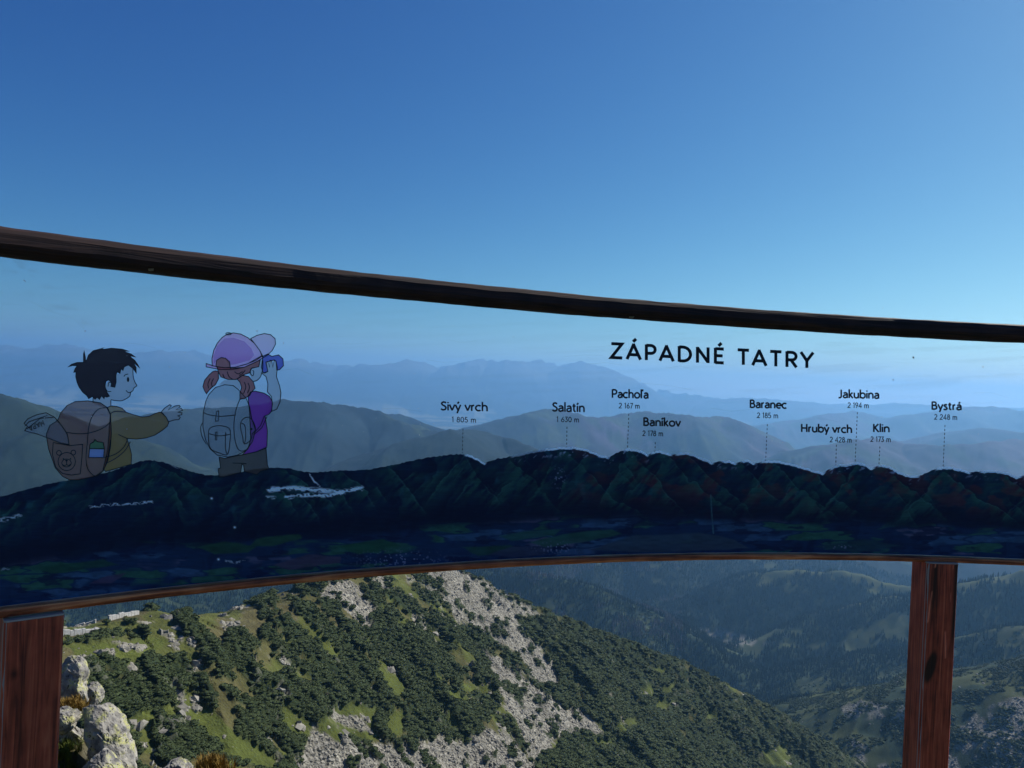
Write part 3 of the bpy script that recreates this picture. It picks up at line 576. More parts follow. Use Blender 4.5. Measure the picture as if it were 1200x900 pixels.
tf = [blob_template('grass_tuft_piece', M_tuft, 40 + i, 'tuft') for i in range(3)]; tg = [blob_template('green_tuft_piece', M_green_tuft, 44 + i, 'tuft') for i in range(3)]
def tufts(name, cx, cy, sx, sy, n_, tmpl, mat, label, s0, s1, zfix=None):
    x = cx + rs.normal(size=n_) * sx; y = cy + rs.normal(size=n_) * sy; z = near_height(x, y) if zfix is None else np.full(n_, zfix) + rs.normal(size=n_) * 0.02
    scatter(name, np.stack([x, y, z], 1), rs.uniform(s0, s1, n_), tmpl, label, 'grass', mat, tilt=0.15)
tufts('grass_tuft', -3.0, 8.15, 0.26, 0.14, 120, tf, M_tuft, 'golden dry grass tuft at the bottom edge below the spur', 0.08, 0.17)
tufts('green_grass', -5.75, 9.8, 0.3, 0.2, 160, tg, M_green_tuft, 'bright green grass growing between the lichen boulders', 0.08, 0.16)
pg_ = at(84, 824, 10.25); tufts('dry_grass', pg_[0], pg_[1], 0.12, 0.06, 60, tf, M_tuft, 'brown grass strip between the upright boulder and the slab', 0.06, 0.12, zfix=pg_[2] - 0.04)

# ------------------------------------------------------------------ the curved panorama board
CX, CY, RAD, ZT, ZB = 1.6668, -1.7019, 4.2189, 0.1964, -0.5036
def cyl(th_, z, off=0.0):
    """point on the arc; off > 0 is away from the viewer"""
    return np.stack([CX + (RAD + off) * np.sin(th_), CY + (RAD + off) * np.cos(th_), z + 0 * th_], -1)
def pane_hit(x, y, off=0.0):
    d = ray(x, y); R2 = RAD + off
    a = d[..., 0] ** 2 + d[..., 1] ** 2; b = -2 * (d[..., 0] * CX + d[..., 1] * CY); c_ = CX * CX + CY * CY - R2 * R2
    t = (-b + np.sqrt(b * b - 4 * a * c_)) / (2 * a); return d * t[..., None]
def pane_th(P_): return np.arctan2(P_[..., 0] - CX, P_[..., 1] - CY)
def on_pane(x, y, off):
    """picture point -> point of the print, `off` in front of the pane's middle"""
    h_ = pane_hit(np.asarray(x, float), np.asarray(y, float)); t_ = pane_th(h_); return cyl(t_, h_[..., 2], off)
board = empty('panorama_board', (0, 2.45, -1.6), 'curved clear viewing board in a dark red wooden frame naming mountain peaks', 'information board')
BM = Matrix.Translation((0, -2.45, 1.6))
def bpart(name, o): o.parent = board; o.matrix_parent_inverse = BM; return o
def sub(o, parent): o.parent = parent; o.matrix_parent_inverse = BM @ Matrix.Identity(4) if False else Matrix.Identity(4); return o
# wood
def wood_mat(name, dark, mid, light, contrast=1.0, rough=0.45):
    m, t, p = new_mat(name); N, L = t.nodes, t.links
    a = N.new('ShaderNodeAttribute'); a.attribute_name = 'grain'
    mp = N.new('ShaderNodeMapping'); mp.inputs['Scale'].default_value = (3.0, 70, 70); L.new(a.outputs['Vector'], mp.inputs[0])
    n = N.new('ShaderNodeTexNoise'); n.inputs['Scale'].default_value = 1.0; n.inputs['Detail'].default_value = 6; n.inputs['Distortion'].default_value = 1.6; L.new(mp.outputs[0], n.inputs['Vector'])
    r = N.new('ShaderNodeValToRGB'); e = r.color_ramp.elements; e[0].position = 0.32; e[0].color = (*dark, 1); e[1].position = 0.72; e[1].color = (*light, 1); x = e.new(0.5); x.color = (*mid, 1)
    n3 = N.new('ShaderNodeTexNoise'); n3.inputs['Scale'].default_value = 14; n3.inputs['Detail'].default_value = 5; L.new(a.outputs['Vector'], n3.inputs['Vector'])
    am = N.new('ShaderNodeMath'); am.operation = 'MULTIPLY_ADD'; am.inputs[1].default_value = 0.45; L.new(n3.outputs[0], am.inputs[0]); sb_ = N.new('ShaderNodeMath'); sb_.operation = 'SUBTRACT'; sb_.inputs[1].default_value = 0.225; L.new(n.outputs[0], sb_.inputs[0]); L.new(sb_.outputs[0], am.inputs[2]); L.new(am.outputs[0], r.inputs[0])
    pa = N.new('ShaderNodeAttribute'); pa.attribute_name = 'paint'; mx = N.new('ShaderNodeMixRGB'); mx.blend_type = 'MULTIPLY'; mx.inputs[0].default_value = 1.0
    L.new(r.outputs[0], mx.inputs[1]); L.new(pa.outputs['Color'], mx.inputs[2]); L.new(mx.outputs[0], p.inputs['Base Color'])
    p.inputs['Roughness'].default_value = rough; p.inputs['Specular IOR Level'].default_value = 0.35
    b = N.new('ShaderNodeBump'); b.inputs['Strength'].default_value = 0.5; b.inputs['Distance'].default_value = 0.003; L.new(n.outputs[0], b.inputs['Height']); L.new(b.outputs[0], p.inputs['Normal'])
    return m
M_rail_top = wood_mat('dark_stained_rail', (0.008, 0.004, 0.005), (0.022, 0.009, 0.009), (0.045, 0.020, 0.014), rough=0.75)
M_rail = wood_mat('red_brown_rail', (0.14, 0.030, 0.012), (0.46, 0.11, 0.035), (0.80, 0.30, 0.11))
M_post = wood_mat('red_brown_post', (0.15, 0.022, 0.010), (0.46, 0.068, 0.028), (0.70, 0.15, 0.062), rough=0.55)
M_edge = plain('worn_pale_wood', (0.42, 0.36, 0.32), 0.7)
M_screw = plain('galvanised_screw', (0.30, 0.28, 0.24), 0.45, 0.5, 0.5)
TH0, TH1 = math.radians(-52), math.radians(16)
def add_vec(me, name, vec):
    a = me.attributes.new(name, 'FLOAT_VECTOR', 'POINT'); a.data.foreach_set('vector', np.ascontiguousarray(vec, np.float32).reshape(-1))
def arc_bar(name, prof, mat, seed, wob=0.0012, t0=TH0, t1=TH1, n_=420):
    """closed profile [(off, z)] swept along the arc"""
    tt = np.linspace(t0, t1, n_); K = len(prof); pts = np.zeros((n_, K + 1, 3)); g = np.zeros((n_, K + 1, 3)); col = np.ones((n_, K + 1, 3))
    for k_ in range(K + 1):
        off, z = prof[k_ % K]; wb = (fbm(tt * RAD * 14 + k_ * 3.3, tt * 0 + k_, seed, 3) - 0.5) * 2 * wob
        pts[:, k_] = cyl(tt, z + wb, 0) if off == 0 else np.stack([CX + (RAD + off + wb * 0.5) * np.sin(tt), CY + (RAD + off + wb * 0.5) * np.cos(tt), z + wb], -1)
        g[:, k_] = np.stack([tt * RAD, tt * 0 + off * 1.0 + k_ * 0.001, tt * 0 + z], -1)
    # long knots and worn streaks
    col *= (0.75 + 0.5 * fbm(tt * RAD * 5, tt * 0 + 3, seed + 5, 3))[:, None, None]
    o = grid_obj(name, pts, mat, colors=col, smooth=False); add_vec(o.data, 'grain', g); return o
def rounded(o0, o1, z0, z1, c):
    return [(o0 + c, z0), (o1 - c, z0), (o1, z0 + c), (o1, z1 - c), (o1 - c, z1), (o0 + c, z1), (o0 + c * 0.3, z1 - c * 0.35), (o0, z1 - c), (o0, z0 + c * 1.6), (o0 + c * 0.4, z0 + c * 0.6)]
top_rail = bpart('top_rail', arc_bar('top_rail', [(-0.004, ZT + 0.003), (0.034, ZT + 0.004), (0.038, ZT + 0.010), (0.038, ZT + 0.05), (0.030, ZT + 0.058), (-0.012, ZT + 0.060), (-0.024, ZT + 0.056), (-0.030, ZT + 0.046), (-0.032, ZT + 0.026), (-0.028, ZT + 0.016), (-0.014, ZT + 0.006)], M_rail_top, 3, 0.0016))
bottom_rail = bpart('bottom_rail', arc_bar('bottom_rail', rounded(-0.030, 0.032, ZB - 0.017, ZB - 0.0005, 0.004), M_rail, 9, 0.0008))
# pane
def pane_mat():
    m = bpy.data.materials.new('clear_acrylic'); m.use_nodes = True; t = m.node_tree; N, L = t.nodes, t.links
    N.remove(N['Principled BSDF']); out = N['Material Output']
    tr = N.new('ShaderNodeBsdfTransparent'); tr.inputs[0].default_value = (0.975, 0.985, 0.985, 1); gl = N.new('ShaderNodeBsdfGlossy'); gl.inputs['Roughness'].default_value = 0.04; gl.inputs['Color'].default_value = (0.9, 0.95, 1, 1)
    fr = N.new('ShaderNodeFresnel'); fr.inputs['IOR'].default_value = 1.18; mx = N.new('ShaderNodeMixShader')
    L.new(fr.outputs[0], mx.inputs[0]); L.new(tr.outputs[0], mx.inputs[1]); L.new(gl.outputs[0], mx.inputs[2]); L.new(mx.outputs[0], out.inputs[0])
    return m
M_pane = pane_mat()
pane = bpart('pane', arc_bar('pane', [(-0.003, ZB - 0.003), (0.003, ZB - 0.003), (0.003, ZT + 0.012), (-0.003, ZT + 0.012)], M_pane, 1, 0.0, n_=200))
pane.data.polygons.foreach_set('use_smooth', [False] * len(pane.data.polygons))
tt_ = None
# print inks
def ink(name, alpha=None, rough=0.5):
    m, t, p = new_mat(name); N, L = t.nodes, t.links; a = N.new('ShaderNodeAttribute'); a.attribute_name = 'paint'
    L.new(a.outputs['Color'], p.inputs['Base Color']); p.inputs['Roughness'].default_value = rough; p.inputs['Specular IOR Level'].default_value = 0.25
    if not alpha:
        tl = N.new('ShaderNodeBsdfTranslucent'); L.new(a.outputs['Color'], tl.inputs[0]); ad = N.new('ShaderNodeMixShader'); ad.inputs[0].default_value = 0.3
        L.new(p.outputs[0], ad.inputs[1]); L.new(tl.outputs[0], ad.inputs[2]); L.new(ad.outputs[0], N['Material Output'].inputs[0])
    if alpha: 
        tl = N.new('ShaderNodeBsdfTranslucent'); L.new(a.outputs['Color'], tl.inputs[0]); ad = N.new('ShaderNodeMixShader'); ad.inputs[0].default_value = 0.6; L.new(p.outputs[0], ad.inputs[1]); L.new(tl.outputs[0], ad.inputs[2])
        tr = N.new('ShaderNodeBsdfTransparent'); mx = N.new('ShaderNodeMixShader'); L.new(a.outputs['Alpha'], mx.inputs[0]); L.new(tr.outputs[0], mx.inputs[1]); L.new(ad.outputs[0], mx.inputs[2]); L.new(mx.outputs[0], N['Material Output'].inputs[0])
    return m
M_print = ink('opaque_print'); M_wash = ink('sheer_print', True)
def flat_ink(name, color, alpha=1.0):
    m, t, p = new_mat(name); N, L = t.nodes, t.links; p.inputs['Base Color'].default_value = (*color, 1); p.inputs['Roughness'].default_value = 0.5; p.inputs['Specular IOR Level'].default_value = 0.2
    if alpha < 1:
        tl = N.new('ShaderNodeBsdfTranslucent'); tl.inputs[0].default_value = (*color, 1); ad = N.new('ShaderNodeMixShader'); ad.inputs[0].default_value = 0.3; L.new(p.outputs[0], ad.inputs[1]); L.new(tl.outputs[0], ad.inputs[2])
        tr = N.new('ShaderNodeBsdfTransparent'); mx = N.new('ShaderNodeMixShader'); mx.inputs[0].default_value = alpha; L.new(tr.outputs[0], mx.inputs[1]); L.new(ad.outputs[0], mx.inputs[2]); L.new(mx.outputs[0], N['Material Output'].inputs[0])
    return m
KP = 2.4     # print albedo against its colour as seen in the shade
INK = flat_ink('dark_print', (0.012, 0.018, 0.028))
# painted mountain panorama
SKYL = [(-80, 610), (-40, 596), (0, 582), (30, 573.5), (60, 566), (90, 561), (115, 556), (133, 551), (150, 545), (160, 541.5), (170, 539.3), (180, 539.3), (193, 542), (213, 549), (228, 553.5), (240, 556.5), (260, 557), (272, 554.5), (287, 552), (300, 549), (317, 547.8), (335, 548.5), (343, 549.5), (355, 552.5), (367, 553.5), (385, 552), (400, 551.3), (420, 551), (433, 550), (450, 546.5), (467, 543), (485, 539), (500, 536.3), (520, 533.5), (533, 532), (545, 532), (552, 534), (560, 538), (567, 542.5), (575, 540), (583, 537), (590, 536.5), (600, 534), (615, 530.5), (633, 527), (645, 525.2), (660, 524.3), (672, 524.2), (682, 525.5), (692, 529), (703, 533.5), (712, 535.5), (718, 533), (726, 528.5), (737, 526), (746, 526.8), (752, 529), (758, 532.5), (765, 529.5), (773, 528.6), (782, 531), (788, 533), (796, 531), (803, 530.8), (812, 533), (820, 536.5), (828, 539), (833, 542), (842, 540.5), (855, 540), (861, 542.5), (867, 540.5), (876, 538.5), (882, 543), (888, 542), (896, 540.2), (906, 540), (918, 542), (930, 544.5), (945, 549), (955, 552), (963, 554.5), (970, 550), (978, 546), (985, 544), (992, 545), (998, 543), (1004, 542), (1013, 544.5), (1020, 548.5), (1026, 546), (1033, 544.8), (1042, 547), (1052, 553), (1060, 556), (1070, 557.5), (1079, 557), (1086, 553), (1095, 549.5), (1104, 547.5), (1115, 548), (1126, 550.5), (1134, 553.5), (1145, 552.5), (1158, 551.8), (1170, 552.3), (1180, 554.5), (1190, 559), (1198, 557), (1230, 553), (1280, 566), (1340, 570)]
_sx = np.array([p_[0] for p_ in SKYL]); _sy = np.array([p_[1] for p_ in SKYL])
NXG, NYG = 1500, 210
gx = np.linspace(-60, 1330, NXG); skyy = np.interp(gx, _sx, _sy) + (vnoise(gx / 2.2, gx * 0, 5) - 0.5) * 1.2
top_w = on_pane(gx, skyy, -0.0042); thg = pane_th(top_w)
zt_ = top_w[:, 2]; s = (np.linspace(0, 1, NYG) ** 1.0)
Pp = np.zeros((NYG, NXG, 3))
for j in range(NYG): Pp[j] = cyl(thg, zt_ + (ZB + 0.0005 - zt_) * s[j], -0.0042)
GX, GY = proj(Pp); TT = np.broadcast_to(s[:, None], GX.shape); DY = GY - GY[0]
def seg(x, y, pts): return polydist(x, y, pts, closed=False)
base = np.broadcast_to(np.array(lin((8, 27, 50))), Pp.shape).copy()
dg, gr, rd, nv, mauve, tq = [np.array(lin(v)) for v in ((14, 38, 46), (28, 66, 62), (56, 32, 40), (4, 15, 37), (50, 54, 78), (30, 78, 92))]
# ridges and gullies of the painted mountains, dropping from each summit
def fold(x_, y_): return ridged(x_ / 62 + 0.35 * fbm(x_ / 40, y_ / 30, 201, 3), y_ / 46 + x_ / 260, 202, 3)
wx_ = GX + (fbm(GX / 18, GY / 14, 206, 3) - 0.5) * 16
f0 = fold(wx_, DY * 0.8); f1 = fold(wx_ + 3.0, DY * 0.8 + 1.2); sh = np.clip((f0 - f1) * 9, -1, 1); upm = sstep(0.72, 0.30, TT); soft = 0.6 + 0.8 * fbm(GX / 9, GY / 7, 207, 3)
base = mixc(base, gr, upm * np.clip(sh, 0, 1) * 0.4 * soft); base = mixc(base, nv, np.clip(-sh, 0, 1) * 0.75); base = mixc(base, tq, upm * sstep(0.80, 0.93, f0) * 0.35)
base = mixc(base, rd, upm * sstep(560, 760, GX) * sstep(0.47, 0.64, fbm(GX / 22, GY / 14, 205, 4)) * 0.75)
base = mixc(base, nv, np.exp(-((TT - 0.55) / 0.13) ** 2) * 0.8)
_rr = np.random.RandomState(8); _mini = []
for _i in range(46):
    _x = _rr.uniform(-20, 1210); _y = float(np.interp(_x, _sx, _sy)) + _rr.uniform(8, 34); _d = _rr.choice([-1, 1]) * _rr.uniform(14, 34); _mini.append([(_x, _y), (_x + _d * 0.45, _y + 12), (_x + _d, _y + _rr.uniform(22, 34))])
for pts in _mini + list(([(545, 532), (560, 560), (590, 592)], [(545, 533), (520, 560), (498, 592)], [(597, 537), (628, 565), (655, 598)], [(662, 526), (690, 555), (716, 582), (752, 602)], [(655, 527), (640, 555), (618, 590)], [(737, 527), (718, 560), (702, 592)], [(737, 528), (768, 560), (800, 600)],
            [(776, 530), (812, 565), (862, 602)], [(803, 532), (840, 565), (882, 602)], [(905, 541), (930, 568), (984, 608)], [(903, 542), (886, 570), (860, 600)], [(955, 553), (975, 580), (1010, 606)], [(1003, 544), (985, 572), (962, 602)], [(1033, 546), (1070, 575), (1112, 610)], [(1104, 548), (1082, 580), (1050, 610)],
            [(1104, 549), (1142, 580), (1195, 614)], [(1172, 553), (1205, 580), (1250, 606)], [(455, 547), (478, 575), (500, 602)], [(400, 552), (430, 575), (440, 596)], [(330, 549), (368, 575), (402, 600)], [(180, 541), (222, 565), (262, 592)], [(172, 541), (132, 566), (88, 592)], [(690, 532), (660, 565), (650, 596)], [(868, 542), (885, 562), (915, 590)])):
    py_ = [p_[1] for p_ in pts]; lx = np.interp(GY + (fbm(GX / 12, GY / 12, 208, 2) - 0.5) * 8, py_, [p_[0] for p_ in pts]); dxl = (GX - lx) * (1 if pts[-1][0] > pts[0][0] else -1) + (fbm(GX / 8, GY / 6, 209, 2) - 0.5) * 5
    on_ = sstep(py_[0] - 1, py_[0] + 5, GY) * sstep(py_[-1] + 8, py_[-1] - 22, GY)
    lit_ = np.exp(-np.clip(-dxl, 0, 99) / 12.0) * (dxl <= 0) + np.exp(-(dxl / 1.2) ** 2) * 0.6 * (dxl > 0); drk = np.exp(-np.clip(dxl, 0, 99) / 9.0) * (dxl > 0)
    base = mixc(base, gr, np.clip(lit_ * on_ * 0.85 * soft * sstep(0.25, 0.7, fbm((GX + GY) / 6, (GX - GY) / 22, 215, 3)), 0, 1)); base = mixc(base, nv, drk * on_ * 0.75)
    base = mixc(base, np.array(lin((64, 104, 112))), np.exp(-((dxl + 0.6) / 0.9) ** 2) * on_ * 0.14 * sstep(0.35, 0.6, fbm(GX / 20, GY / 20, 210, 2)))
d = polydist(GX, GY, [(833, 580), (834, 600), (836, 625)], closed=False); base = mixc(base, np.array(lin((48, 84, 92))), np.exp(-(d / 0.6) ** 2) * 0.7)
base = base * (0.75 + 0.5 * fbm(GX / 14, GY / 1.6, 213, 3))[..., None]
# valley fields at the foot
wxf = (fbm(GX / 40, GY / 8, 211, 3) - 0.5) * 50; wyf = (fbm(GX / 30, GY / 10, 212, 3) - 0.5) * 9
cxn, cyn = (GX + wxf) / 62, (GY + wyf + GX * 0.03) / 10.5; ix, iy = np.floor(cxn + 0.5 * (np.floor(cyn) % 2)), np.floor(cyn); fxx = cxn + 0.5 * (np.floor(cyn) % 2) - ix; fyy = cyn - iy
rnd = _hash(ix, iy, 77); rn2 = _hash(ix, iy, 78); fieldm = sstep(0.60, 0.70, TT) * (rnd > 0.35) * sstep(0.0, 0.14, np.minimum(np.minimum(fxx, 1 - fxx) * 1.6, np.minimum(fyy, 1 - fyy)))
fcol = np.where(rn2[..., None] < 0.5, np.array(lin((22, 54, 46))), np.where(rn2[..., None] < 0.82, np.array(lin((26, 48, 70))), np.array(lin((44, 48, 68)))))
fcol = fcol * (0.55 + 0.9 * fbm(GX / 8, GY / 3, 214, 3))[..., None]
base = mixc(base, fcol, fieldm * sstep(0.36, 0.54, fbm(GX / 60, GY / 14, 216, 3) + 0.05) * 0.9)
base = mixc(base, nv, sstep(0.60, 0.66, fbm(GX / 30, GY / 6, 217, 4)) * sstep(0.6, 0.7, TT) * 0.8)
base = base * (1 + 0.5 * sstep(0.62, 0.7, TT))[..., None]
for pts, col_ in (([(300, 632), (318, 629), (352, 626), (354, 632), (320, 640), (290, 640)], (26, 56, 44)), ([(230, 640), (262, 634), (300, 640), (290, 648), (250, 650)], (22, 52, 42)), ([(540, 642), (600, 638), (610, 646), (560, 652)], (20, 52, 46)), ([(585, 628), (620, 622), (660, 620), (650, 628), (600, 634)], (24, 60, 56)), ([(620, 636), (660, 626), (715, 620), (728, 626), (690, 634), (640, 642)], (26, 60, 54)), ([(690, 645), (740, 628), (820, 624), (860, 632), (880, 642), (780, 648)], (34, 50, 64)), ([(105, 684), (125, 674), (148, 672), (130, 684)], (48, 44, 66)), ([(390, 640), (450, 632), (470, 640), (420, 650)], (20, 56, 44)), ([(40, 665), (120, 655), (140, 662), (60, 672)], (18, 50, 44)), ([(320, 662), (360, 650), (400, 652), (398, 660), (340, 668)], (46, 44, 62)), ([(570, 650), (600, 640), (648, 642), (640, 650), (600, 654)], (34, 44, 64)), ([(950, 640), (1010, 632), (1060, 640), (1000, 648)], (20, 44, 54))):
    d = polydist(GX + wxf * 0.12, GY + wyf * 0.3, pts); base = mixc(base, np.array(lin(col_)) * (0.7 + 0.6 * fbm(GX / 12, GY / 3, 219, 2))[..., None], sstep(-1, 1.5, d) * 0.85)
# clouds, snow and the little villages
whi = np.array(lin((196, 214, 226)))
fr_ = (fbm(GX / 5, GY / 2.5, 221, 3) - 0.5)
for pts, wd, k_ in (([(-10, 611), (10, 608), (24, 604)], 2.0, .6), ([(105, 594), (130, 591), (155, 590), (178, 588)], 1.4, .7), ([(315, 574), (345, 572), (370, 574), (400, 577), (424, 572)], 2.6, .95), ([(335, 583), (360, 580), (385, 581), (400, 578)], 2.0, .9), ([(313, 583), (322, 583)], 1.8, .6), ([(363, 556), (368, 564), (376, 571)], 1.2, .8), ([(196, 542), (203, 546), (212, 550)], 1.0, .3), ([(264, 657), (275, 659), (288, 658)], 1.2, .4), ([(0, 667), (10, 666)], 1.6, .25)):
    d = seg(GX + fr_ * 5, GY + fr_ * 7, pts); base = mixc(base, whi, sstep(wd * 1.5, wd * 0.1, d + np.abs(fr_) * 4.5) * k_ * 0.8)
for cx_, cy_, sx_, sy_ in ((470, 656, 40, 8), (652, 642, 20, 5), (983, 641, 12, 2), (655, 560, 6, 10)):
    mk = (_hash(np.floor(GX / 1.6), np.floor(GY / 1.6), 91) > 0.86) * np.exp(-((GX - cx_) / sx_) ** 2 - ((GY - cy_) / sy_) ** 2)
    base = mixc(base, np.array(lin((96, 112, 140))), mk * 0.7)
for cx_, cy_ in ((275, 618), (256, 655.5), (248, 584)): base = mixc(base, whi, np.exp(-((GX - cx_) ** 2 + (GY - cy_) ** 2) / 1.2) * 0.85)
for a_, b_, k_ in ((546, 568, 1.0), (640, 712, 0.95), (733, 759, 1), (764, 786, 1), (793, 835, .8), (848, 862, 1), (870, 884, 1), (893, 966, 1), (974, 1000, .8), (1000, 1024, 1), (1030, 1076, 1), (1098, 1136, 1), (1150, 1196, .9), (600, 640, .35)):
    rim = sstep(2.4, 1.5, DY) * sstep(a_ - 3, a_ + 2, GX) * sstep(b_ + 3, b_ - 2, GX); base = mixc(base, whi, rim * k_)
snow = sstep(13, 2, DY) * sstep(0.66, 0.74, fbm(GX / 3.4 + DY / 4, GY / 4.5, 231, 3)) * (sstep(590, 640, GX) * sstep(800, 700, GX) + 0.6 * sstep(960, 985, GX) * sstep(1090, 1060, GX) + 0.3 * sstep(1090, 1110, GX) + 0.3 * (GX > 840) * (GX < 890))
base = mixc(base, np.array(lin((130, 150, 178))), snow * 0.85)
panor = bpart('x', grid_obj('printed_panorama', Pp, M_print, colors=base * KP)); panor['label'] = 'dark painted mountain range with snowy crests printed along the lower board'
# faint printed clouds over the clear part of the board, thicker to the right
NXC, NYC = 420, 90
gx = np.linspace(-60, 1330, NXC); skc = on_pane(gx, np.interp(gx, _sx, _sy), -0.0042); tc_ = pane_th(skc); Pc = np.zeros((NYC, NXC, 3))
for j in range(NYC): Pc[j] = cyl(tc_, ZT + 0.001 + (skc[:, 2] - ZT + 0.002) * j / (NYC - 1), -0.0036)
cxp, cyp = proj(Pc); br = fbm(cxp / 90, cyp / 5 + cxp / 120, 241, 4); mid = np.exp(-((cyp - (400 + cxp * 0.035)) / 34) ** 2)
al = 0.10 * np.exp(-((cyp - (432 + (cxp - 900) * 0.03)) / 30) ** 2) * sstep(560, 900, cxp) + sstep(0.5, 0.75, br) * (0.03 + 0.05 * sstep(600, 1000, cxp)) * sstep(500, 440, cyp) + 0.01
al = al + 0.15 * np.exp(-((cxp - 60 - (cyp - 350)) / 16) ** 2) * sstep(0.5, 0.7, fbm(cxp / 30, cyp / 8, 244)) * (cyp < 400)
cc_ = np.ones(Pc.shape[:2] + (4,)); cc_[..., :3] = np.array((0.92, 0.94, 0.95)); cc_[..., 3] = np.clip(al, 0, 0.7)
bpart('x', grid_obj('printed_clouds', Pc, M_wash, colors=cc_))

SPECK_SRC = [(99, 388), (331, 402), (1045, 445), (29, 330), (27.5, 329), (600, 395), (300, 388), (512, 352), (198, 430), (880, 420), (1150, 430)]
# ---- flat printed figures: outlines placed on the curved pane
def poly_part(name, groups, mat, parent=None, layer=1):
    """groups: list of polygons in picture points"""
    bm = bmesh.new(); off = -0.0042 - 0.0005 * layer
    for pts in groups:
        q = on_pane([p_[0] for p_ in pts], [p_[1] for p_ in pts], off); vs = [bm.verts.new(v) for v in q]
        for tri in tessellate_polygon([[Vector((p_[0], p_[1], 0)) for p_ in pts]]):
            try: bm.faces.new([vs[i_] for i_ in tri])
            except ValueError: pass
    me = bpy.data.meshes.new(name); bm.to_mesh(me); bm.free(); o = link(bpy.data.objects.new(name, me), None, mat)
    o.parent = parent if parent else board
    if not parent: o.matrix_parent_inverse = BM
    return o
def smooth_line(pts, closed=False, n_=5):
    P_ = [np.array(p_, float) for p_ in pts]; m_ = len(P_); out = []
    for i in range(m_ if closed else m_ - 1):
        p0 = P_[(i - 1) % m_] if (closed or i > 0) else P_[i]; p1 = P_[i]; p2 = P_[(i + 1) % m_]; p3 = P_[(i + 2) % m_] if (closed or i + 2 < m_) else p2
        for k_ in range(n_):
            t = k_ / n_; out.append(0.5 * ((2 * p1) + (p2 - p0) * t + (2 * p0 - 5 * p1 + 4 * p2 - p3) * t * t + (3 * p1 - p0 - 3 * p2 + p3) * t ** 3))
    if not closed: out.append(P_[-1])
    return [tuple(o_) for o_ in out]
def ribbon(pts, w, V, Fc, closed=False):
    P_ = np.array(pts, float)
    keep = [0] + [i for i in range(1, len(P_)) if np.hypot(*(P_[i] - P_[i - 1])) > 1e-4]; P_ = P_[keep]
    m_ = len(P_)
    if m_ < 2: return
    T_ = np.zeros_like(P_); b0 = len(V)
    for i in range(m_):
        a = P_[i] - P_[i - 1] if (i > 0 or closed) else P_[1] - P_[0]; b = P_[(i + 1) % m_] - P_[i] if (i < m_ - 1 or closed) else P_[-1] - P_[-2]
        a = a / (np.hypot(*a) + 1e-9); b = b / (np.hypot(*b) + 1e-9); t = a + b; L_ = np.hypot(*t)
        if L_ < 0.3: t = b; L_ = 1
        t = t / np.hypot(*t); c_ = max(abs(t @ b), 0.45); nrm = np.array([-t[1], t[0]]) * w / 2 / c_
        V.append(P_[i] + nrm); V.append(P_[i] - nrm)
    for i in range(m_ - 1 if not closed else m_):
        a, b = b0 + 2 * i, b0 + 2 * ((i + 1) % m_); Fc.append((a, b, b + 1, a + 1))
def line_part(name, lines, w, mat, parent=None, layer=5, dots=()):
    """lines: list of (points, closed)"""
    V, Fc = [], []
    for pts, cl in lines: ribbon(pts, w, V, Fc, cl)
    for (x, y, rx, ry) in dots:
        b0 = len(V); V.append(np.array((x, y)))
        for k_ in range(12): V.append(np.array((x + rx * math.cos(k_ / 12 * 6.2832), y + ry * math.sin(k_ / 12 * 6.2832))))
        for k_ in range(12): Fc.append((b0, b0 + 1 + k_, b0 + 1 + (k_ + 1) % 12))
    A = np.array(V); q = on_pane(A[:, 0], A[:, 1], -0.0042 - 0.0005 * layer); o = mesh_obj(name, q, Fc, mat)
    o.parent = parent if parent else board
    if not parent: o.matrix_parent_inverse = BM
    return o
def cb(p_): return [(60 + x / 4.7375, 380 + y / 4.7375) for x, y in p_]
def cg(p_): return [(220 + x / 4.736, 380 + y / 4.736) for x, y in p_]
def ell(cx_, cy_, rx, ry, n_=20, a0=0.0): return [(cx_ + rx * math.cos(a0 + k_ / n_ * 6.2832), cy_ + ry * math.sin(a0 + k_ / n_ * 6.2832)) for k_ in range(n_)]
I = lambda n_, c_, a_: flat_ink(n_, lin(c_, KP), a_)
skin = flat_ink('sheer_skin_print', (0.62, 0.64, 0.68), 0.52)
# the boy
hair = cb([(90, 237), (110, 222), (140, 212), (176, 211), (176, 165), (180, 148), (186, 180), (190, 205), (203, 172), (230, 147), (290, 130), (277, 139), (330, 133), (390, 138), (430, 150), (402, 151), (440, 165), (465, 182), (432, 176), (460, 200), (478, 225), (488, 243), (456, 216), (468, 240), (469, 272), (452, 246), (425, 226), (402, 236), (395, 256), (385, 246), (378, 272), (364, 264), (356, 280), (357, 320), (350, 349), (340, 347), (330, 345), (331, 322), (316, 308), (301, 316), (295, 345), (305, 375), (320, 398), (305, 404), (294, 398), (290, 412), (276, 396), (265, 416), (251, 404), (240, 416), (225, 400), (205, 412), (195, 396), (170, 375), (150, 345), (140, 320), (133, 290), (135, 264), (122, 266), (130, 245), (142, 230), (115, 229)])
face_b = cb([(228, 440), (229, 400), (300, 395), (296, 345), (318, 308), (331, 322), (331, 345), (350, 348), (357, 320), (356, 280), (378, 272), (402, 236), (425, 226), (450, 246), (452, 290), (462, 322), (472, 340), (456, 353), (450, 368), (437, 378), (433, 397), (412, 413), (385, 424), (350, 422), (328, 420), (328, 452), (300, 462)])
jacket = cb([(305, 462), (330, 452), (360, 455), (390, 465), (412, 487), (450, 500), (500, 514), (540, 510), (575, 494), (595, 487), (612, 489), (635, 515), (648, 545), (641, 565), (610, 590), (570, 615), (520, 630), (470, 636), (415, 632), (430, 670), (442, 720), (441, 775), (370, 795), (300, 815), (285, 800), (310, 700), (318, 600), (325, 500)])
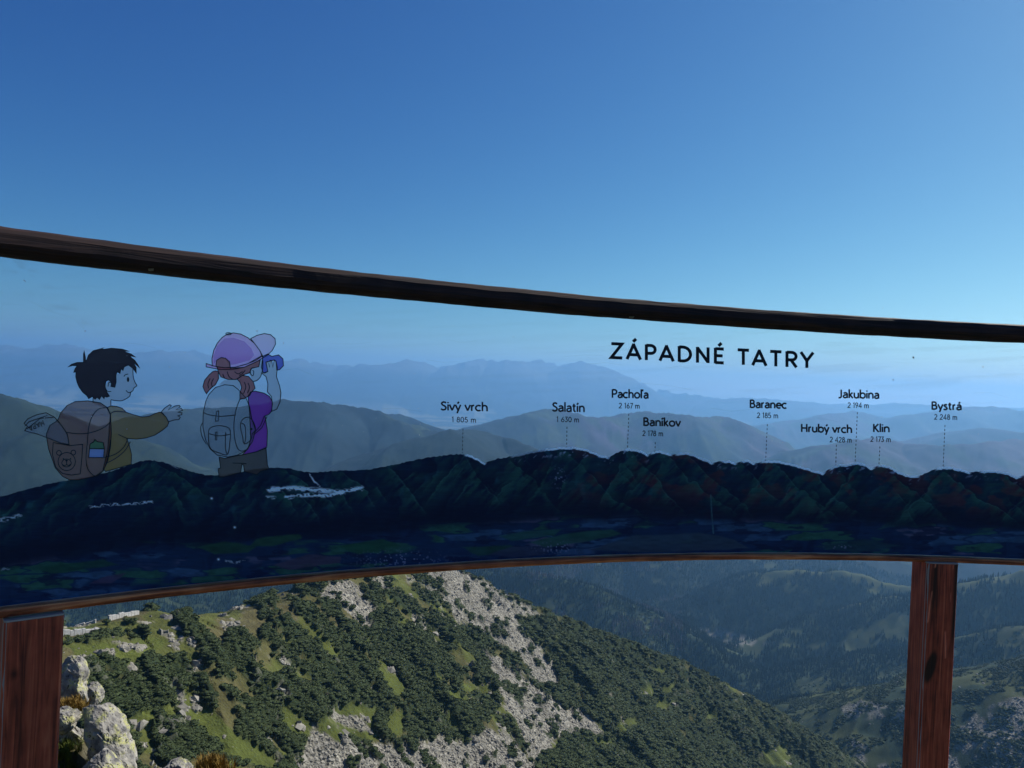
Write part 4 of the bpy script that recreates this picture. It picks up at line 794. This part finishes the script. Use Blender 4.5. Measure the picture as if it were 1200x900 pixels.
pack = cb([(0, 740), (-18, 690), (-26, 640), (-30, 610), (-10, 560), (22, 540), (35, 528), (50, 490), (85, 450), (130, 428), (200, 424), (270, 435), (310, 462), (326, 500), (331, 600), (326, 680), (310, 760), (285, 812), (240, 842), (150, 862), (100, 862), (60, 842), (20, 795)])
hand = cb([(606, 488), (625, 465), (655, 445), (663, 452), (646, 475), (682, 453), (706, 449), (713, 457), (690, 473), (718, 466), (726, 476), (700, 488), (722, 490), (721, 501), (700, 507), (713, 515), (705, 528), (680, 530), (648, 540), (635, 515)])
C1 = lambda p_: [(x / 3.0, 370 + y / 3.0) for x, y in p_]
paper = C1([(83, 378), (95, 362), (125, 348), (160, 340), (190, 356), (215, 385), (235, 415), (241, 452), (210, 446), (180, 434), (130, 415), (100, 408), (85, 403), (95, 388)])
boy = poly_part('printed_child', [jacket], I('ochre_print', (112, 88, 36), 0.78), None, 1); boy['label'] = 'printed drawing of a dark haired child with a brown backpack reaching out one arm'
def chi(name, groups, mat, parent, layer): o = poly_part(name, groups, mat, parent, layer); return o
chi('backpack', [pack], I('brown_print', (98, 62, 56), 0.72), boy, 2)
chi('hair', [hair], I('dark_hair_print', (36, 26, 34), 0.97), boy, 2)
chi('face', [face_b], skin, boy, 1); chi('hand', [hand], skin, boy, 1)
chi('map_sheet', [paper], flat_ink('sheer_paper_print', (0.32, 0.38, 0.50), 0.42), boy, 3)
chi('bottle_cap', [cb([(213, 662), (232, 652), (240, 638), (252, 650), (285, 655), (292, 690), (213, 686)])], I('green_print', (70, 112, 84), 0.85), boy, 3)
chi('bottle', [cb([(211, 690), (292, 690), (288, 738), (205, 738)])], I('pale_blue_print', (120, 150, 205), 0.7), boy, 3)
LN = [(hair, True), (smooth_line(cb([(450, 246), (452, 290), (462, 322), (472, 340), (456, 353), (450, 368), (437, 378), (433, 397), (412, 413), (385, 424), (350, 422), (328, 418)])), False),
      (cb([(229, 405), (229, 436)]), False), (cb([(328, 420), (328, 452)]), False), (smooth_line(cb([(318, 308), (300, 318), (296, 345), (308, 370), (330, 372)])), False), (smooth_line(cb([(312, 345), (318, 322), (334, 328), (326, 345)])), False),
      (smooth_line(cb([(400, 290), (408, 280), (424, 276)])), False), (smooth_line(cb([(412, 366), (424, 378), (440, 376)])), False), (jacket, True), (pack, True), (hand, True), (paper, True),
      (C1([(85, 388), (100, 372), (165, 350)]), False), (C1([(92, 398), (140, 360), (188, 356)]), False),
      (smooth_line(cb([(78, 598), (130, 605), (190, 605), (250, 590), (300, 565), (326, 538)])), False), (smooth_line(cb([(305, 462), (260, 470), (225, 510), (205, 570), (198, 650), (190, 740), (200, 800), (230, 835), (255, 838), (290, 800), (312, 730), (327, 640)])), False),
      (cb([(205, 738), (290, 738), (322, 728)]), False), (smooth_line(cb([(325, 495), (350, 483), (385, 484), (412, 487)])), False), (smooth_line(cb([(370, 610), (395, 622), (420, 633)])), False),
      (smooth_line(cb([(423, 632), (400, 680), (360, 715), (318, 732)])), False), (smooth_line(cb([(436, 650), (405, 700), (355, 742), (305, 768)])), False),
      (cb([(210, 688), (292, 690)]), False), (cb([(213, 662), (232, 652), (240, 638), (252, 650), (285, 655), (292, 690), (288, 738), (205, 738), (213, 662)]), False),
      (cb([(8, 655), (100, 672), (172, 665), (167, 740), (158, 828), (110, 835), (60, 826), (22, 790), (4, 720), (8, 655)]), False),
      (cb(ell(83, 760, 48, 50)), True), (cb(ell(82, 768, 26, 22)), True), (cb(ell(40, 712, 13, 13)), True), (cb(ell(120, 710, 13, 13)), True), (smooth_line(cb([(82, 756), (82, 776), (70, 782), (60, 776)])), False), (smooth_line(cb([(82, 776), (94, 782), (103, 774)])), False)]
bl = line_part('ink_lines', LN, 0.95, INK, boy, 6, dots=[(149.3, 444.6, 1.4, 3.0), (73.7, 537.3, 0.9, 0.9), (81.9, 537.3, 0.9, 0.9), (77.3, 539.3, 1.6, 1.1)])
# the girl
shirt = cg([(330, 400), (345, 375), (370, 370), (420, 382), (450, 400), (465, 430), (462, 480), (445, 500), (425, 507), (438, 590), (435, 680), (380, 705), (300, 722), (330, 690), (345, 640), (340, 500)])
girl = poly_part('printed_child', [shirt], I('violet_print', (112, 34, 140), 0.88), None, 1); girl['label'] = 'printed drawing of a child in a pink cap looking through binoculars'
dome = cg([(132, 230), (130, 190), (140, 145), (160, 105), (185, 75), (215, 55), (250, 48), (290, 55), (330, 75), (365, 105), (395, 145), (410, 175), (375, 200), (320, 222), (260, 238), (232, 240), (228, 208), (205, 188), (180, 185), (156, 200), (152, 234)])
band = cg([(98, 218), (152, 234), (200, 241), (260, 238), (330, 218), (410, 173), (411, 188), (370, 212), (310, 238), (240, 252), (170, 250), (98, 236)])
brim = cg([(345, 80), (380, 62), (420, 52), (455, 58), (480, 80), (483, 110), (465, 145), (440, 170), (412, 187), (395, 145), (365, 105)])
hairg = cg([(152, 232), (156, 200), (180, 185), (205, 188), (228, 208), (232, 245), (310, 238), (398, 198), (390, 235), (350, 245), (338, 270), (300, 282), (265, 306), (220, 306), (180, 292), (165, 262), (160, 240)])
pt1 = cg([(150, 258), (165, 262), (168, 300), (150, 335), (130, 350), (115, 365), (100, 385), (90, 370), (80, 345), (90, 310), (115, 280), (135, 262)])
pt2 = cg([(270, 305), (300, 283), (335, 290), (360, 320), (370, 355), (350, 375), (340, 395), (325, 402), (310, 412), (285, 415), (285, 380), (295, 350), (285, 320)])
faceg = cg([(338, 272), (350, 245), (390, 235), (400, 198), (410, 200), (412, 240), (402, 285), (382, 310), (360, 317)])
neck = cg([(168, 336), (200, 310), (265, 306), (285, 320), (290, 350), (282, 366), (240, 340), (200, 334)])
arm = cg([(405, 270), (430, 290), (440, 330), (438, 375), (460, 400), (466, 440), (460, 483), (490, 470), (508, 430), (513, 380), (505, 340), (488, 290), (493, 240), (485, 205), (476, 198), (468, 238), (462, 202), (452, 200), (450, 238), (440, 206), (430, 210), (440, 262), (425, 270)])
bino = cg([(412, 178), (440, 165), (462, 178), (500, 170), (524, 192), (527, 230), (505, 252), (490, 255), (486, 205), (476, 198), (462, 202), (430, 210), (440, 262), (415, 270), (405, 240)])
pants = cg([(170, 735), (200, 742), (300, 722), (380, 706), (430, 686), (438, 780), (446, 800), (400, 814), (380, 832), (310, 815), (306, 780), (296, 775), (290, 820), (200, 845), (170, 845), (165, 800), (178, 795)])
bag = cg([(95, 430), (112, 390), (150, 350), (200, 335), (250, 340), (285, 370), (320, 410), (340, 460), (350, 520), (372, 585), (355, 650), (320, 700), (270, 725), (220, 735), (160, 725), (120, 690), (95, 640), (80, 570), (82, 490)])
chi('cap', [dome, band], I('pink_print', (208, 122, 190), 0.62), girl, 2); chi('cap_brim', [brim], I('pale_pink_print', (205, 145, 190), 0.55), girl, 1)
chi('cap_shade', [cg([(140, 225), (140, 175), (160, 120), (200, 80), (250, 75), (310, 95), (350, 135), (365, 170), (340, 200), (260, 222), (232, 225), (225, 200), (200, 184), (175, 184), (152, 205)])], I('violet_shade_print', (140, 62, 165), 0.35), girl, 3)
chi('hair', [hairg, pt1, pt2], I('auburn_print', (142, 72, 70), 0.88), girl, 3); chi('face', [faceg, neck], skin, girl, 1); chi('arm', [arm], skin, girl, 2)
chi('binoculars', [bino], I('blue_violet_print', (66, 70, 178), 0.85), girl, 3); chi('trousers', [pants], I('olive_grey_print', (66, 62, 62), 0.88), girl, 2)
chi('backpack', [bag], flat_ink('sheer_grey_print', (0.30, 0.36, 0.44), 0.42), girl, 4)
LG = [(q_, True) for q_ in (shirt, dome, band, brim, hairg, pt1, pt2, arm, bino, pants, bag)] + [(smooth_line(cg([(412, 200), (412, 240), (402, 285), (382, 310), (360, 317)])), False),
      (smooth_line(cg([(360, 240), (345, 250), (345, 275), (358, 285), (362, 262), (355, 255)])), False), (cg(ell(222, 53, 15, 6)), True),
      (smooth_line(cg([(285, 415), (262, 480), (252, 560), (258, 640), (275, 690), (300, 702), (330, 690)])), False), (smooth_line(cg([(82, 487), (110, 500), (180, 510), (263, 502)])), False),
      (cg([(155, 483), (168, 480), (165, 535), (150, 537), (155, 483)]), False), (smooth_line(cg([(112, 600), (120, 575), (160, 562), (210, 568), (232, 590), (230, 650), (216, 720), (170, 712), (125, 690), (112, 650)]), True), True),
      (smooth_line(cg([(112, 605), (170, 618), (230, 610)])), False), (smooth_line(cg([(207, 598), (204, 680), (215, 720)])), False), (cg([(150, 597), (159, 597), (157, 640), (149, 640), (150, 597)]), False),
      (smooth_line(cg([(290, 545), (310, 520), (340, 518), (362, 545), (372, 585), (355, 605), (345, 640), (310, 662), (300, 620), (290, 580)]), True), True), (smooth_line(cg([(290, 548), (312, 560), (318, 620), (312, 660)])), False),
      (cg([(422, 508), (400, 560), (366, 600)]), False), (cg([(436, 510), (408, 572), (362, 612)]), False), (smooth_line(cg([(80, 545), (68, 570), (75, 620), (100, 665)])), False),
      (cg([(245, 768), (300, 770), (322, 772)]), False), (cg([(190, 275), (200, 300)]), False), (smooth_line(cg([(215, 262), (225, 290), (245, 305)])), False), (smooth_line(cg([(255, 262), (275, 275), (300, 262)])), False), (smooth_line(cg([(315, 255), (300, 272), (282, 285)])), False),
      (smooth_line(cg([(120, 300), (108, 330), (112, 355)])), False), (smooth_line(cg([(140, 300), (128, 325), (132, 345)])), False), (smooth_line(cg([(310, 320), (318, 350), (305, 385)])), False), (smooth_line(cg([(330, 325), (338, 350), (328, 382)])), False)]
line_part('ink_lines', LG, 0.95, INK, girl, 6, dots=[(220 + 350 / 4.736, 380 + 580 / 4.736, 1.2, 1.5)])

# ---- lettering: a monoline geometric alphabet drawn from strokes (unit: cap height 1)
def arc(cx_, cy_, rx, ry, a0, a1, n_=12): return [(cx_ + rx * math.cos(math.radians(a0 + (a1 - a0) * k_ / n_)), cy_ + ry * math.sin(math.radians(a0 + (a1 - a0) * k_ / n_))) for k_ in range(n_ + 1)]
h = 0.68
AC = lambda x, y: [(x - 0.05, y), (x + 0.12, y + 0.2)]
G = {
 'Z': ([[(0.04, .94), (.62, .94), (.04, .06), (.64, .06)]], .70), 'A': ([[(0.0, 0), (.38, 1.0)], [(.34, 1.0), (.74, 0)], [(.16, .30), (.58, .30)]], .76), 'P': ([[(.1, 0), (.1, 1)], [(.1, .94), (.34, .94)] + arc(.34, .69, .24, .25, 90, -90) + [(.1, .44)]], .64),
 'D': ([[(.1, 0), (.1, 1)], [(.1, .94), (.30, .94)] + arc(.30, .5, .42, .44, 90, -90, 18) + [(.1, .06)]], .80), 'N': ([[(.1, 0), (.1, 1)], [(.1, .95), (.68, .05)], [(.68, 0), (.68, 1)]], .78), 'E': ([[(.1, 0), (.1, 1)], [(.1, .94), (.56, .94)], [(.1, .5), (.50, .5)], [(.1, .06), (.56, .06)]], .62),
 'T': ([[(0, .94), (.62, .94)], [(.31, .94), (.31, 0)]], .62), 'R': ([[(.1, 0), (.1, 1)], [(.1, .94), (.36, .94)] + arc(.36, .70, .24, .24, 90, -90) + [(.1, .46)], [(.32, .46), (.62, 0)]], .66), 'Y': ([[(0, 1), (.33, .45)], [(.68, 1), (.33, .45), (.33, 0)]], .68),
 'S': ([[(.50, .84), (.42, .92), (.28, .95), (.14, .89), (.09, .76), (.16, .62), (.30, .54), (.45, .44), (.51, .28), (.44, .12), (.28, .05), (.13, .08), (.03, .18)]], .56), 'B': ([[(.1, 0), (.1, 1)], [(.1, .94), (.30, .94)] + arc(.30, .735, .2, .205, 90, -90) + [(.1, .53)], [(.1, .53), (.34, .53)] + arc(.34, .295, .23, .235, 90, -90) + [(.1, .06)]], .64),
 'H': ([[(.1, 0), (.1, 1)], [(.66, 0), (.66, 1)], [(.1, .5), (.66, .5)]], .76), 'K': ([[(.1, 0), (.1, 1)], [(.56, 1), (.14, .48)], [(.2, .55), (.6, 0)]], .62), 'J': ([[(.34, 1), (.34, .2)] + arc(.14, .2, .2, .18, 0, -120, 8)], .46),
 'i': ([[(.08, 0), (.08, h)], [(.08, .82), (.08, .96)]], .16), 'í': ([[(.08, 0), (.08, h)], AC(.06, .80)], .18), 'l': ([[(.08, 0), (.08, 1.06)]], .16), 'ľ': ([[(.08, 0), (.08, 1.06)], [(.25, 1.06), (.21, .82)]], .28),
 'v': ([[(.0, h), (.25, .02)], [(.50, h), (.25, .02)]], .50), 'y': ([[(.0, h), (.26, .04)], [(.50, h), (.16, -.30)]], .50), 'ý': ([[(.0, h), (.26, .04)], [(.50, h), (.16, -.30)], AC(.24, .80)], .50),
 'r': ([[(.08, 0), (.08, h)], arc(.30, h - .26, .22, .22, 180, 85, 6)], .36), 'c': ([arc(.32, .34, .28, .30, 48, 312, 16)], .54), 'o': ([arc(.34, .34, .28, .30, 0, 360, 20)], .68), 'e': ([[(.08, .36), (.58, .36)] + arc(.33, .34, .27, .30, 4, 315, 16)], .62),
 'h': ([[(.08, 0), (.08, 1.06)], arc(.30, .40, .22, .24, 180, 0, 8) + [(.52, 0)]], .60), 'n': ([[(.08, 0), (.08, h)], arc(.30, .40, .22, .24, 180, 0, 8) + [(.52, 0)]], .60), 'u': ([[(.08, h), (.08, .28)] + arc(.30, .28, .22, .24, 180, 360, 8), [(.52, h), (.52, 0)]], .60),
 'a': ([arc(.28, .44, .20, .20, 155, 0, 7) + [(.48, 0)], [(.48, .40), (.28, .38)] + arc(.24, .20, .17, .16, 90, 300, 9) + [(.48, .16)]], .56), 'á': ([arc(.28, .44, .20, .20, 155, 0, 7) + [(.48, 0)], [(.48, .40), (.28, .38)] + arc(.24, .20, .17, .16, 90, 300, 9) + [(.48, .16)], AC(.28, .80)], .56),
 's': ([[(.38, .58), (.28, .65), (.14, .62), (.10, .50), (.20, .38), (.34, .30), (.38, .16), (.28, .04), (.14, .03), (.03, .10)]], .44), 't': ([[(.16, .90), (.16, .2)] + arc(.30, .19, .14, .13, 180, 290, 5), [(.0, h - .04), (.34, h - .04)]], .38), 'b': ([[(.08, 0), (.08, 1.06)], arc(.34, .34, .27, .30, 0, 360, 18)], .66), 'k': ([[(.08, 0), (.08, 1.06)], [(.44, h), (.12, .32)], [(.18, .38), (.48, 0)]], .50),
 'm': ([[(.08, 0), (.08, h)], arc(.26, .42, .18, .22, 180, 0, 7) + [(.44, 0)], arc(.62, .42, .18, .22, 180, 0, 7) + [(.80, 0)]], .88), ' ': ([], .30),
 '0': ([arc(.30, .5, .24, .44, 0, 360, 20)], .60), '1': ([[(.04, .80), (.20, .96), (.20, 0)]], .34), '2': ([arc(.28, .68, .22, .26, 165, -20, 9) + [(.04, .06), (.54, .06)]], .58), '3': ([[(.05, .94), (.46, .94), (.26, .58)] + arc(.26, .32, .22, .26, 90, -150, 11)], .56),
 '4': ([[(.44, 0), (.44, .96), (.04, .28), (.60, .28)]], .62), '5': ([[(.46, .94), (.14, .94), (.10, .54)] + arc(.26, .32, .23, .27, 120, -150, 12)], .56), '6': ([[(.42, .96), (.13, .50)] + arc(.30, .29, .23, .24, 160, 520, 18)], .58), '7': ([[(.04, .94), (.50, .94), (.18, 0)]], .52),
 '8': ([arc(.28, .74, .17, .20, 0, 360, 16), arc(.28, .29, .23, .24, 0, 360, 18)], .56), '9': ([[(.16, .02), (.44, .50)] + arc(.27, .71, .22, .23, -20, 340, 18)], .56)}
G['Á'] = (G['A'][0] + [AC(.38, 1.12)], .76); G['É'] = (G['E'][0] + [AC(.32, 1.12)], .62)
G['M'] = ([[(.08, 0), (.08, 1), (.40, .3), (.72, 1), (.72, 0)]], .80)
def title(name, txt, x0, x1, ybase, slope, cap, wt, track):
    e = bpy.data.objects.new(name, None); COL.objects.link(e); e.parent = board; e.matrix_parent_inverse = BM
    adv = sum(G[c_][1] + track for c_ in txt) - track; sx_ = (x1 - x0) / adv; a_ = 0
    for c_ in txt:
        V, Fc = [], []
        for st_ in G[c_][0]: ribbon([(x0 + (a_ + u) * sx_, ybase + slope * (a_ + u) * sx_ - v * cap) for u, v in st_], wt, V, Fc)
        if V: A = np.array(V); o = mesh_obj('letter', on_pane(A[:, 0], A[:, 1], -0.0075), Fc, INK); o.parent = e
        a_ += G[c_][1] + track
    return e
def text(name, txt, x0, x1, ybase, slope, cap, wt, parent=None, track=0.06, angle=None):
    V, Fc = [], []; adv = 0; pl = []
    for ch in txt: g_, a_ = G[ch]; pl.append((g_, adv)); adv += a_ + track
    adv -= track; sx_ = (x1 - x0) / adv
    for g_, a_ in pl:
        for st_ in g_:
            pts = []
            for (u, v) in st_:
                X_ = x0 + (a_ + u) * sx_; pts.append((X_, ybase + slope * (X_ - x0) - v * cap))
            ribbon(pts, wt, V, Fc, closed=False)
    if angle is not None:
        cx_, cy_, an_ = angle; ca_, sa_ = math.cos(an_), math.sin(an_); V = [np.array((cx_ + (p_[0] - cx_) * ca_ - (p_[1] - cy_) * sa_, cy_ + (p_[0] - cx_) * sa_ + (p_[1] - cy_) * ca_)) for p_ in V]
    A = np.array(V); q = on_pane(A[:, 0], A[:, 1], -0.0075); o = mesh_obj(name, q, Fc, INK)
    o.parent = parent if parent else board
    if not parent: o.matrix_parent_inverse = BM
    return o
t = title('title_lettering', 'ZÁPADNÉ TATRY', 714.2, 951.5, 420.0, 0.0487, 18.4, 3.7, 0.20); t['label'] = 'bold dark capitals reading ZÁPADNÉ TATRY'
for nm, a0_, a1_, yb_, cap_, sub_, b0_, b1_, yb2_, lx0, ly0, lx1, ly1 in (
    ('Sivý vrch', 515.3, 570.5, 480.6, 10.3, '1 805 m', 528.3, 556.6, 494.5, 541.5, 502, 540.6, 531), ('Salatín', 645.8, 684, 482, 10.6, '1 630 m', 651, 677.3, 494.3, 663.2, 500, 662.8, 524),
    ('Pachoľa', 715.4, 758.6, 466.0, 10, '2 167 m', 724, 748.3, 478.3, 735.6, 485, 734, 526), ('Baníkov', 752.3, 796, 498.8, 9.8, '2 178 m', 751.6, 775.7, 510.6, 766.6, 518, 766.2, 529),
    ('Baranec', 877, 920.3, 477.8, 9.6, '2 185 m', 885.7, 910.4, 489.6, 897.8, 497, 895.8, 540), ('Jakubina', 980.6, 1028.8, 466.2, 9.8, '2 194 m', 991.8, 1016.5, 477.8, 1003.2, 483, 1000.6, 542),
    ('Hrubý vrch', 937, 997, 506, 9.4, '2 428 m', 971, 996.5, 518, 978.6, 521, 978, 545), ('Klin', 1021.3, 1041, 506, 9.5, '2 173 m', 1018.6, 1042.3, 517.5, 1029.6, 523, 1028.4, 546), ('Bystrá', 1089.7, 1125.3, 479.8, 9.4, '2 248 m', 1093.2, 1120, 491.5, 1105.8, 498, 1103.6, 548)):
    q_ = text('peak_name', nm, a0_, a1_, yb_, 0.022, cap_, 1.95); q_['label'] = 'peak name %s with its height and a dashed line' % nm
    text('peak_height', sub_, b0_, b1_, yb2_, 0.02, 6.4, 0.95, parent=q_, track=0.09)
    Ln = math.hypot(lx1 - lx0, ly1 - ly0); ds = []; s0 = 0
    while s0 < Ln:
        e0 = min(s0 + 2.3, Ln); ds.append(([(lx0 + (lx1 - lx0) * s0 / Ln, ly0 + (ly1 - ly0) * s0 / Ln), (lx0 + (lx1 - lx0) * e0 / Ln, ly0 + (ly1 - ly0) * e0 / Ln)], False)); s0 += 4.6
    line_part('dashed_line', ds, 0.85, INK, q_, 6)
text('map_lettering', 'MAPA', 41, 60, 508, 0, 5.5, 0.9, parent=boy, track=0.1, angle=(47.0, 501, math.pi - 0.42))

M_dust = flat_ink('dust_on_pane', (0.8, 0.8, 0.78), 0.55)
rd_ = np.random.RandomState(4)
specks = [(x, y, 0.8 * q_, 0.8 * q_) for (x, y), q_ in zip(SPECK_SRC, rd_.uniform(0.6, 1.3, 20))] + [(rd_.uniform(0, 1200), rd_.uniform(330, 520), q_, q_) for q_ in rd_.uniform(0.2, 0.5, 90)]
scr = []
for _ in range(26):
    x_, y_ = rd_.uniform(0, 1200), rd_.uniform(390, 500); l_ = rd_.uniform(10, 60); scr.append(([(x_, y_), (x_ + l_ / 2, y_ + rd_.uniform(-3, 4)), (x_ + l_, y_ + rd_.uniform(-2, 8))], False))
line_part('dust_specks', [([(500, 400), (500.1, 400)], False)], 0.01, M_dust, None, 8, dots=specks)['kind'] = 'stuff'
line_part('scratches', scr + [([(32, 352), (60, 366), (84, 372), (98, 386)], False), ([(0, 356), (30, 358)], False)], 0.35, flat_ink('scratch_on_pane', (0.8, 0.8, 0.8), 0.16), None, 8)['kind'] = 'stuff'
line_part('dark_speck', [([(1068, 418), (1069, 420)], False)], 1.6, INK, None, 8)
# ---- screws under the top rail
def screw(x, y):
    p_ = on_pane(x, y, -0.012); bm = bmesh.new()
    bmesh.ops.create_cone(bm, cap_ends=True, segments=12, radius1=0.010, radius2=0.006, depth=0.006)
    me = bpy.data.meshes.new('screw'); bm.to_mesh(me); bm.free(); me.materials.append(M_screw); o = link(bpy.data.objects.new('screw', me)); o.parent = top_rail; o.location = tuple(p_)
    o.rotation_euler = (math.radians(200), 0, 0)
screw(175.5, 316); screw(737.5, 371.5)
# ---- posts
def post(thc, half_w, depth, dark_fn, seed, top_gap=0.006):
    """square post under the arc at angle thc; its front looks at the arc's centre"""
    c = cyl(np.array(thc), 0.0, 0.0); t_ = np.array([math.cos(thc), -math.sin(thc), 0]); r_ = np.array([math.sin(thc), math.cos(thc), 0])
    z1 = ZB - 0.017 - top_gap; z0 = -1.75; bev = 0.004
    prof = [(-half_w + bev, -depth / 2), (half_w - bev, -depth / 2), (half_w, -depth / 2 + bev), (half_w, depth / 2), (-half_w, depth / 2), (-half_w, -depth / 2 + bev)]
    # dense columns on the front and left faces
    pr = []
    for k_ in range(len(prof)):
        a, b = np.array(prof[k_]), np.array(prof[(k_ + 1) % len(prof)]); m_ = 36 if k_ == 0 else (18 if k_ in (2, 4) else 2)
        for j in range(m_): pr.append(a + (b - a) * j / m_)
    pr.append(pr[0]); pr = np.array(pr); NZ = 260; zz = np.linspace(z1, z0, NZ)
    P_ = c + pr[None, :, 0:1] * t_ + pr[None, :, 1:2] * r_ + np.zeros((NZ, 1, 1)); P_[..., 2] = zz[:, None]
    Uu = np.broadcast_to(pr[None, :, 0], P_.shape[:2]); Vv = np.broadcast_to(pr[None, :, 1], P_.shape[:2]); Zz = P_[..., 2]
    wob = (fbm(Zz * 9, Uu * 40 + Vv * 60, seed, 3) - 0.5) * 0.0012; P_ = P_ + wob[..., None] * r_
    col = dark_fn(Uu, Vv, z1 - Zz)
    o = grid_obj('post', P_, M_post, colors=col, smooth=False, flip=True); g = np.stack([Zz * 1.0, Uu + Vv * 1.7, Vv], -1); add_vec(o.data, 'grain', g)
    bpart('post', o)
    # end grain cap
    n_ = len(pr) - 1; 
    k4 = [c + p_[0] * t_ + p_[1] * r_ for p_ in np.array(prof)]
    V = [np.array((q_[0], q_[1], z1 + 0.0005)) for q_ in k4] + [np.array((q_[0], q_[1], z1 + 0.004)) for q_ in k4]; K = len(k4)
    cap = mesh_obj('post_top', V, [tuple(range(K - 1, -1, -1)), tuple(range(K, 2 * K))] + [(i, (i + 1) % K, K + (i + 1) % K, K + i) for i in range(K)], M_edge); cap.parent = o
    # neck that carries the rail
    def box(u0, u1, v0, v1, za, zb_, mat, nm):
        V = [c + u * t_ + v * r_ + np.array([0, 0, z]) for z in (za, zb_) for u, v in ((u0, v0), (u1, v0), (u1, v1), (u0, v1))]
        for q_ in V: pass
        b_ = mesh_obj(nm, V, [(3, 2, 1, 0), (4, 5, 6, 7), (0, 1, 5, 4), (1, 2, 6, 5), (2, 3, 7, 6), (3, 0, 4, 7)], mat); b_.parent = o; return b_
    box(-half_w * 0.8, half_w * 0.8, -depth * 0.25, depth * 0.4, z1 + 0.004, ZB - 0.014, M_screw, 'bracket')
    # worn arris on the left edge, highlight put into its pale colour
    V = []; NE = 60
    for i in range(NE):
        z = z1 + (z0 - z1) * i / (NE - 1); wv = 0.0016 + 0.0012 * vnoise(np.array([i * 0.7]), np.array([seed * 1.0]), seed)[0]
        for (u, v) in ((-half_w + bev + wv * 0.4, -depth / 2 - 0.0012), (-half_w - 0.0012, -depth / 2 + bev + wv)): V.append(c + u * t_ + v * r_ + np.array([0, 0, z]))
    e_ = mesh_obj('worn_lit_edge', V, [(2 * i, 2 * i + 1, 2 * i + 3, 2 * i + 2) for i in range(NE - 1)], M_edge); e_.parent = o
    return o
def left_fn(U, V, D):
    k_ = 0.95 - 0.35 * np.exp(-((U + 0.012 + D * 0.02) / 0.006) ** 2) * (D < 0.3); k_ = k_ * (0.75 + 0.5 * fbm(U * 60, D * 5, 301, 3)); kn = np.exp(-(((U + 0.032) / 0.007) ** 2 + ((D - 0.105) / 0.010) ** 2)); k_ = k_ * (1 - 0.8 * kn)
    c_ = np.stack([k_ * 0.9, k_, k_ * 1.05], -1); return c_
def right_fn(U, V, D):
    fr = (V < -0.03) & (U > -0.05); k_ = 0.9 + 0.4 * (fbm(U * 50, D * 5, 311, 3) - 0.5)
    # charred cracks near the top of the front and a dark knot
    d1 = np.exp(-((U - (-0.024 - 0.03 * D)) / 0.012) ** 2) * sstep(0.22, 0.12, D + 0.05 * vnoise(U * 300, D * 30, 5)); d2 = np.exp(-((U - 0.044) / 0.008) ** 2) * sstep(0.30, 0.2, D)
    d3 = sstep(1.2, 0.7, np.sqrt(((U + 0.026 - (D - 0.33) * -0.22) / 0.018) ** 2 + ((D - 0.33) / 0.055) ** 2))
    k_ = k_ * (1 - 0.93 * np.clip((d1 + d2 + d3) * fr, 0, 1))
    ch = (np.exp(-((U - (-0.026 - 0.09 * D)) / 0.0022) ** 2) * (D < 0.19) + np.exp(-((U - (0.034 - 0.05 * D)) / 0.0018) ** 2) * (D < 0.12) + np.exp(-((U - (0.016 + 0.06 * (D - .2))) / 0.0022) ** 2) * (D > 0.2) * (D < 0.3)) * fr * sstep(0.3, 0.5, vnoise(D * 40, U * 10, 8))
    c_ = np.stack([k_, k_, k_], -1); return mixc(c_, np.array([2.6, 4.5, 5.5]), np.clip(ch, 0, 1) * 0.7)
def th_of(x, y): return float(pane_th(pane_hit(np.array(float(x)), np.array(float(y)))))
post(th_of(38, 712), 0.0525, 0.080, left_fn, 5, 0.008)
post(th_of(1096, 660), 0.0515, 0.085, right_fn, 8, 0.002)

# ------------------------------------------------------------------ haze
hm = bpy.data.materials.new('haze'); hm.use_nodes = True; N = hm.node_tree.nodes; N.remove(N['Principled BSDF'])
pv = N.new('ShaderNodeVolumePrincipled'); pv.inputs['Color'].default_value = (*HAZE_COLOR, 1); pv.inputs['Density'].default_value = HAZE_DENSITY; pv.inputs['Anisotropy'].default_value = 0.42
hm.node_tree.links.new(pv.outputs[0], N['Material Output'].inputs['Volume'])
zlo = min(float(Z.min()), float(Zb.min())) - 1.5 - 60; zhi = max(float(Z.max()), 60.0) + 60
B = 41000.0
V = [(x, y, z) for z in (zlo, zhi) for x, y in ((-B, -B), (B, -B), (B, B), (-B, B))]
o = mesh_obj('haze', V, [(3, 2, 1, 0), (4, 5, 6, 7), (0, 1, 5, 4), (1, 2, 6, 5), (2, 3, 7, 6), (3, 0, 4, 7)], hm); o['kind'] = 'stuff'; o['label'] = 'thin blue air haze filling the valley and far ranges'; o['category'] = 'haze'
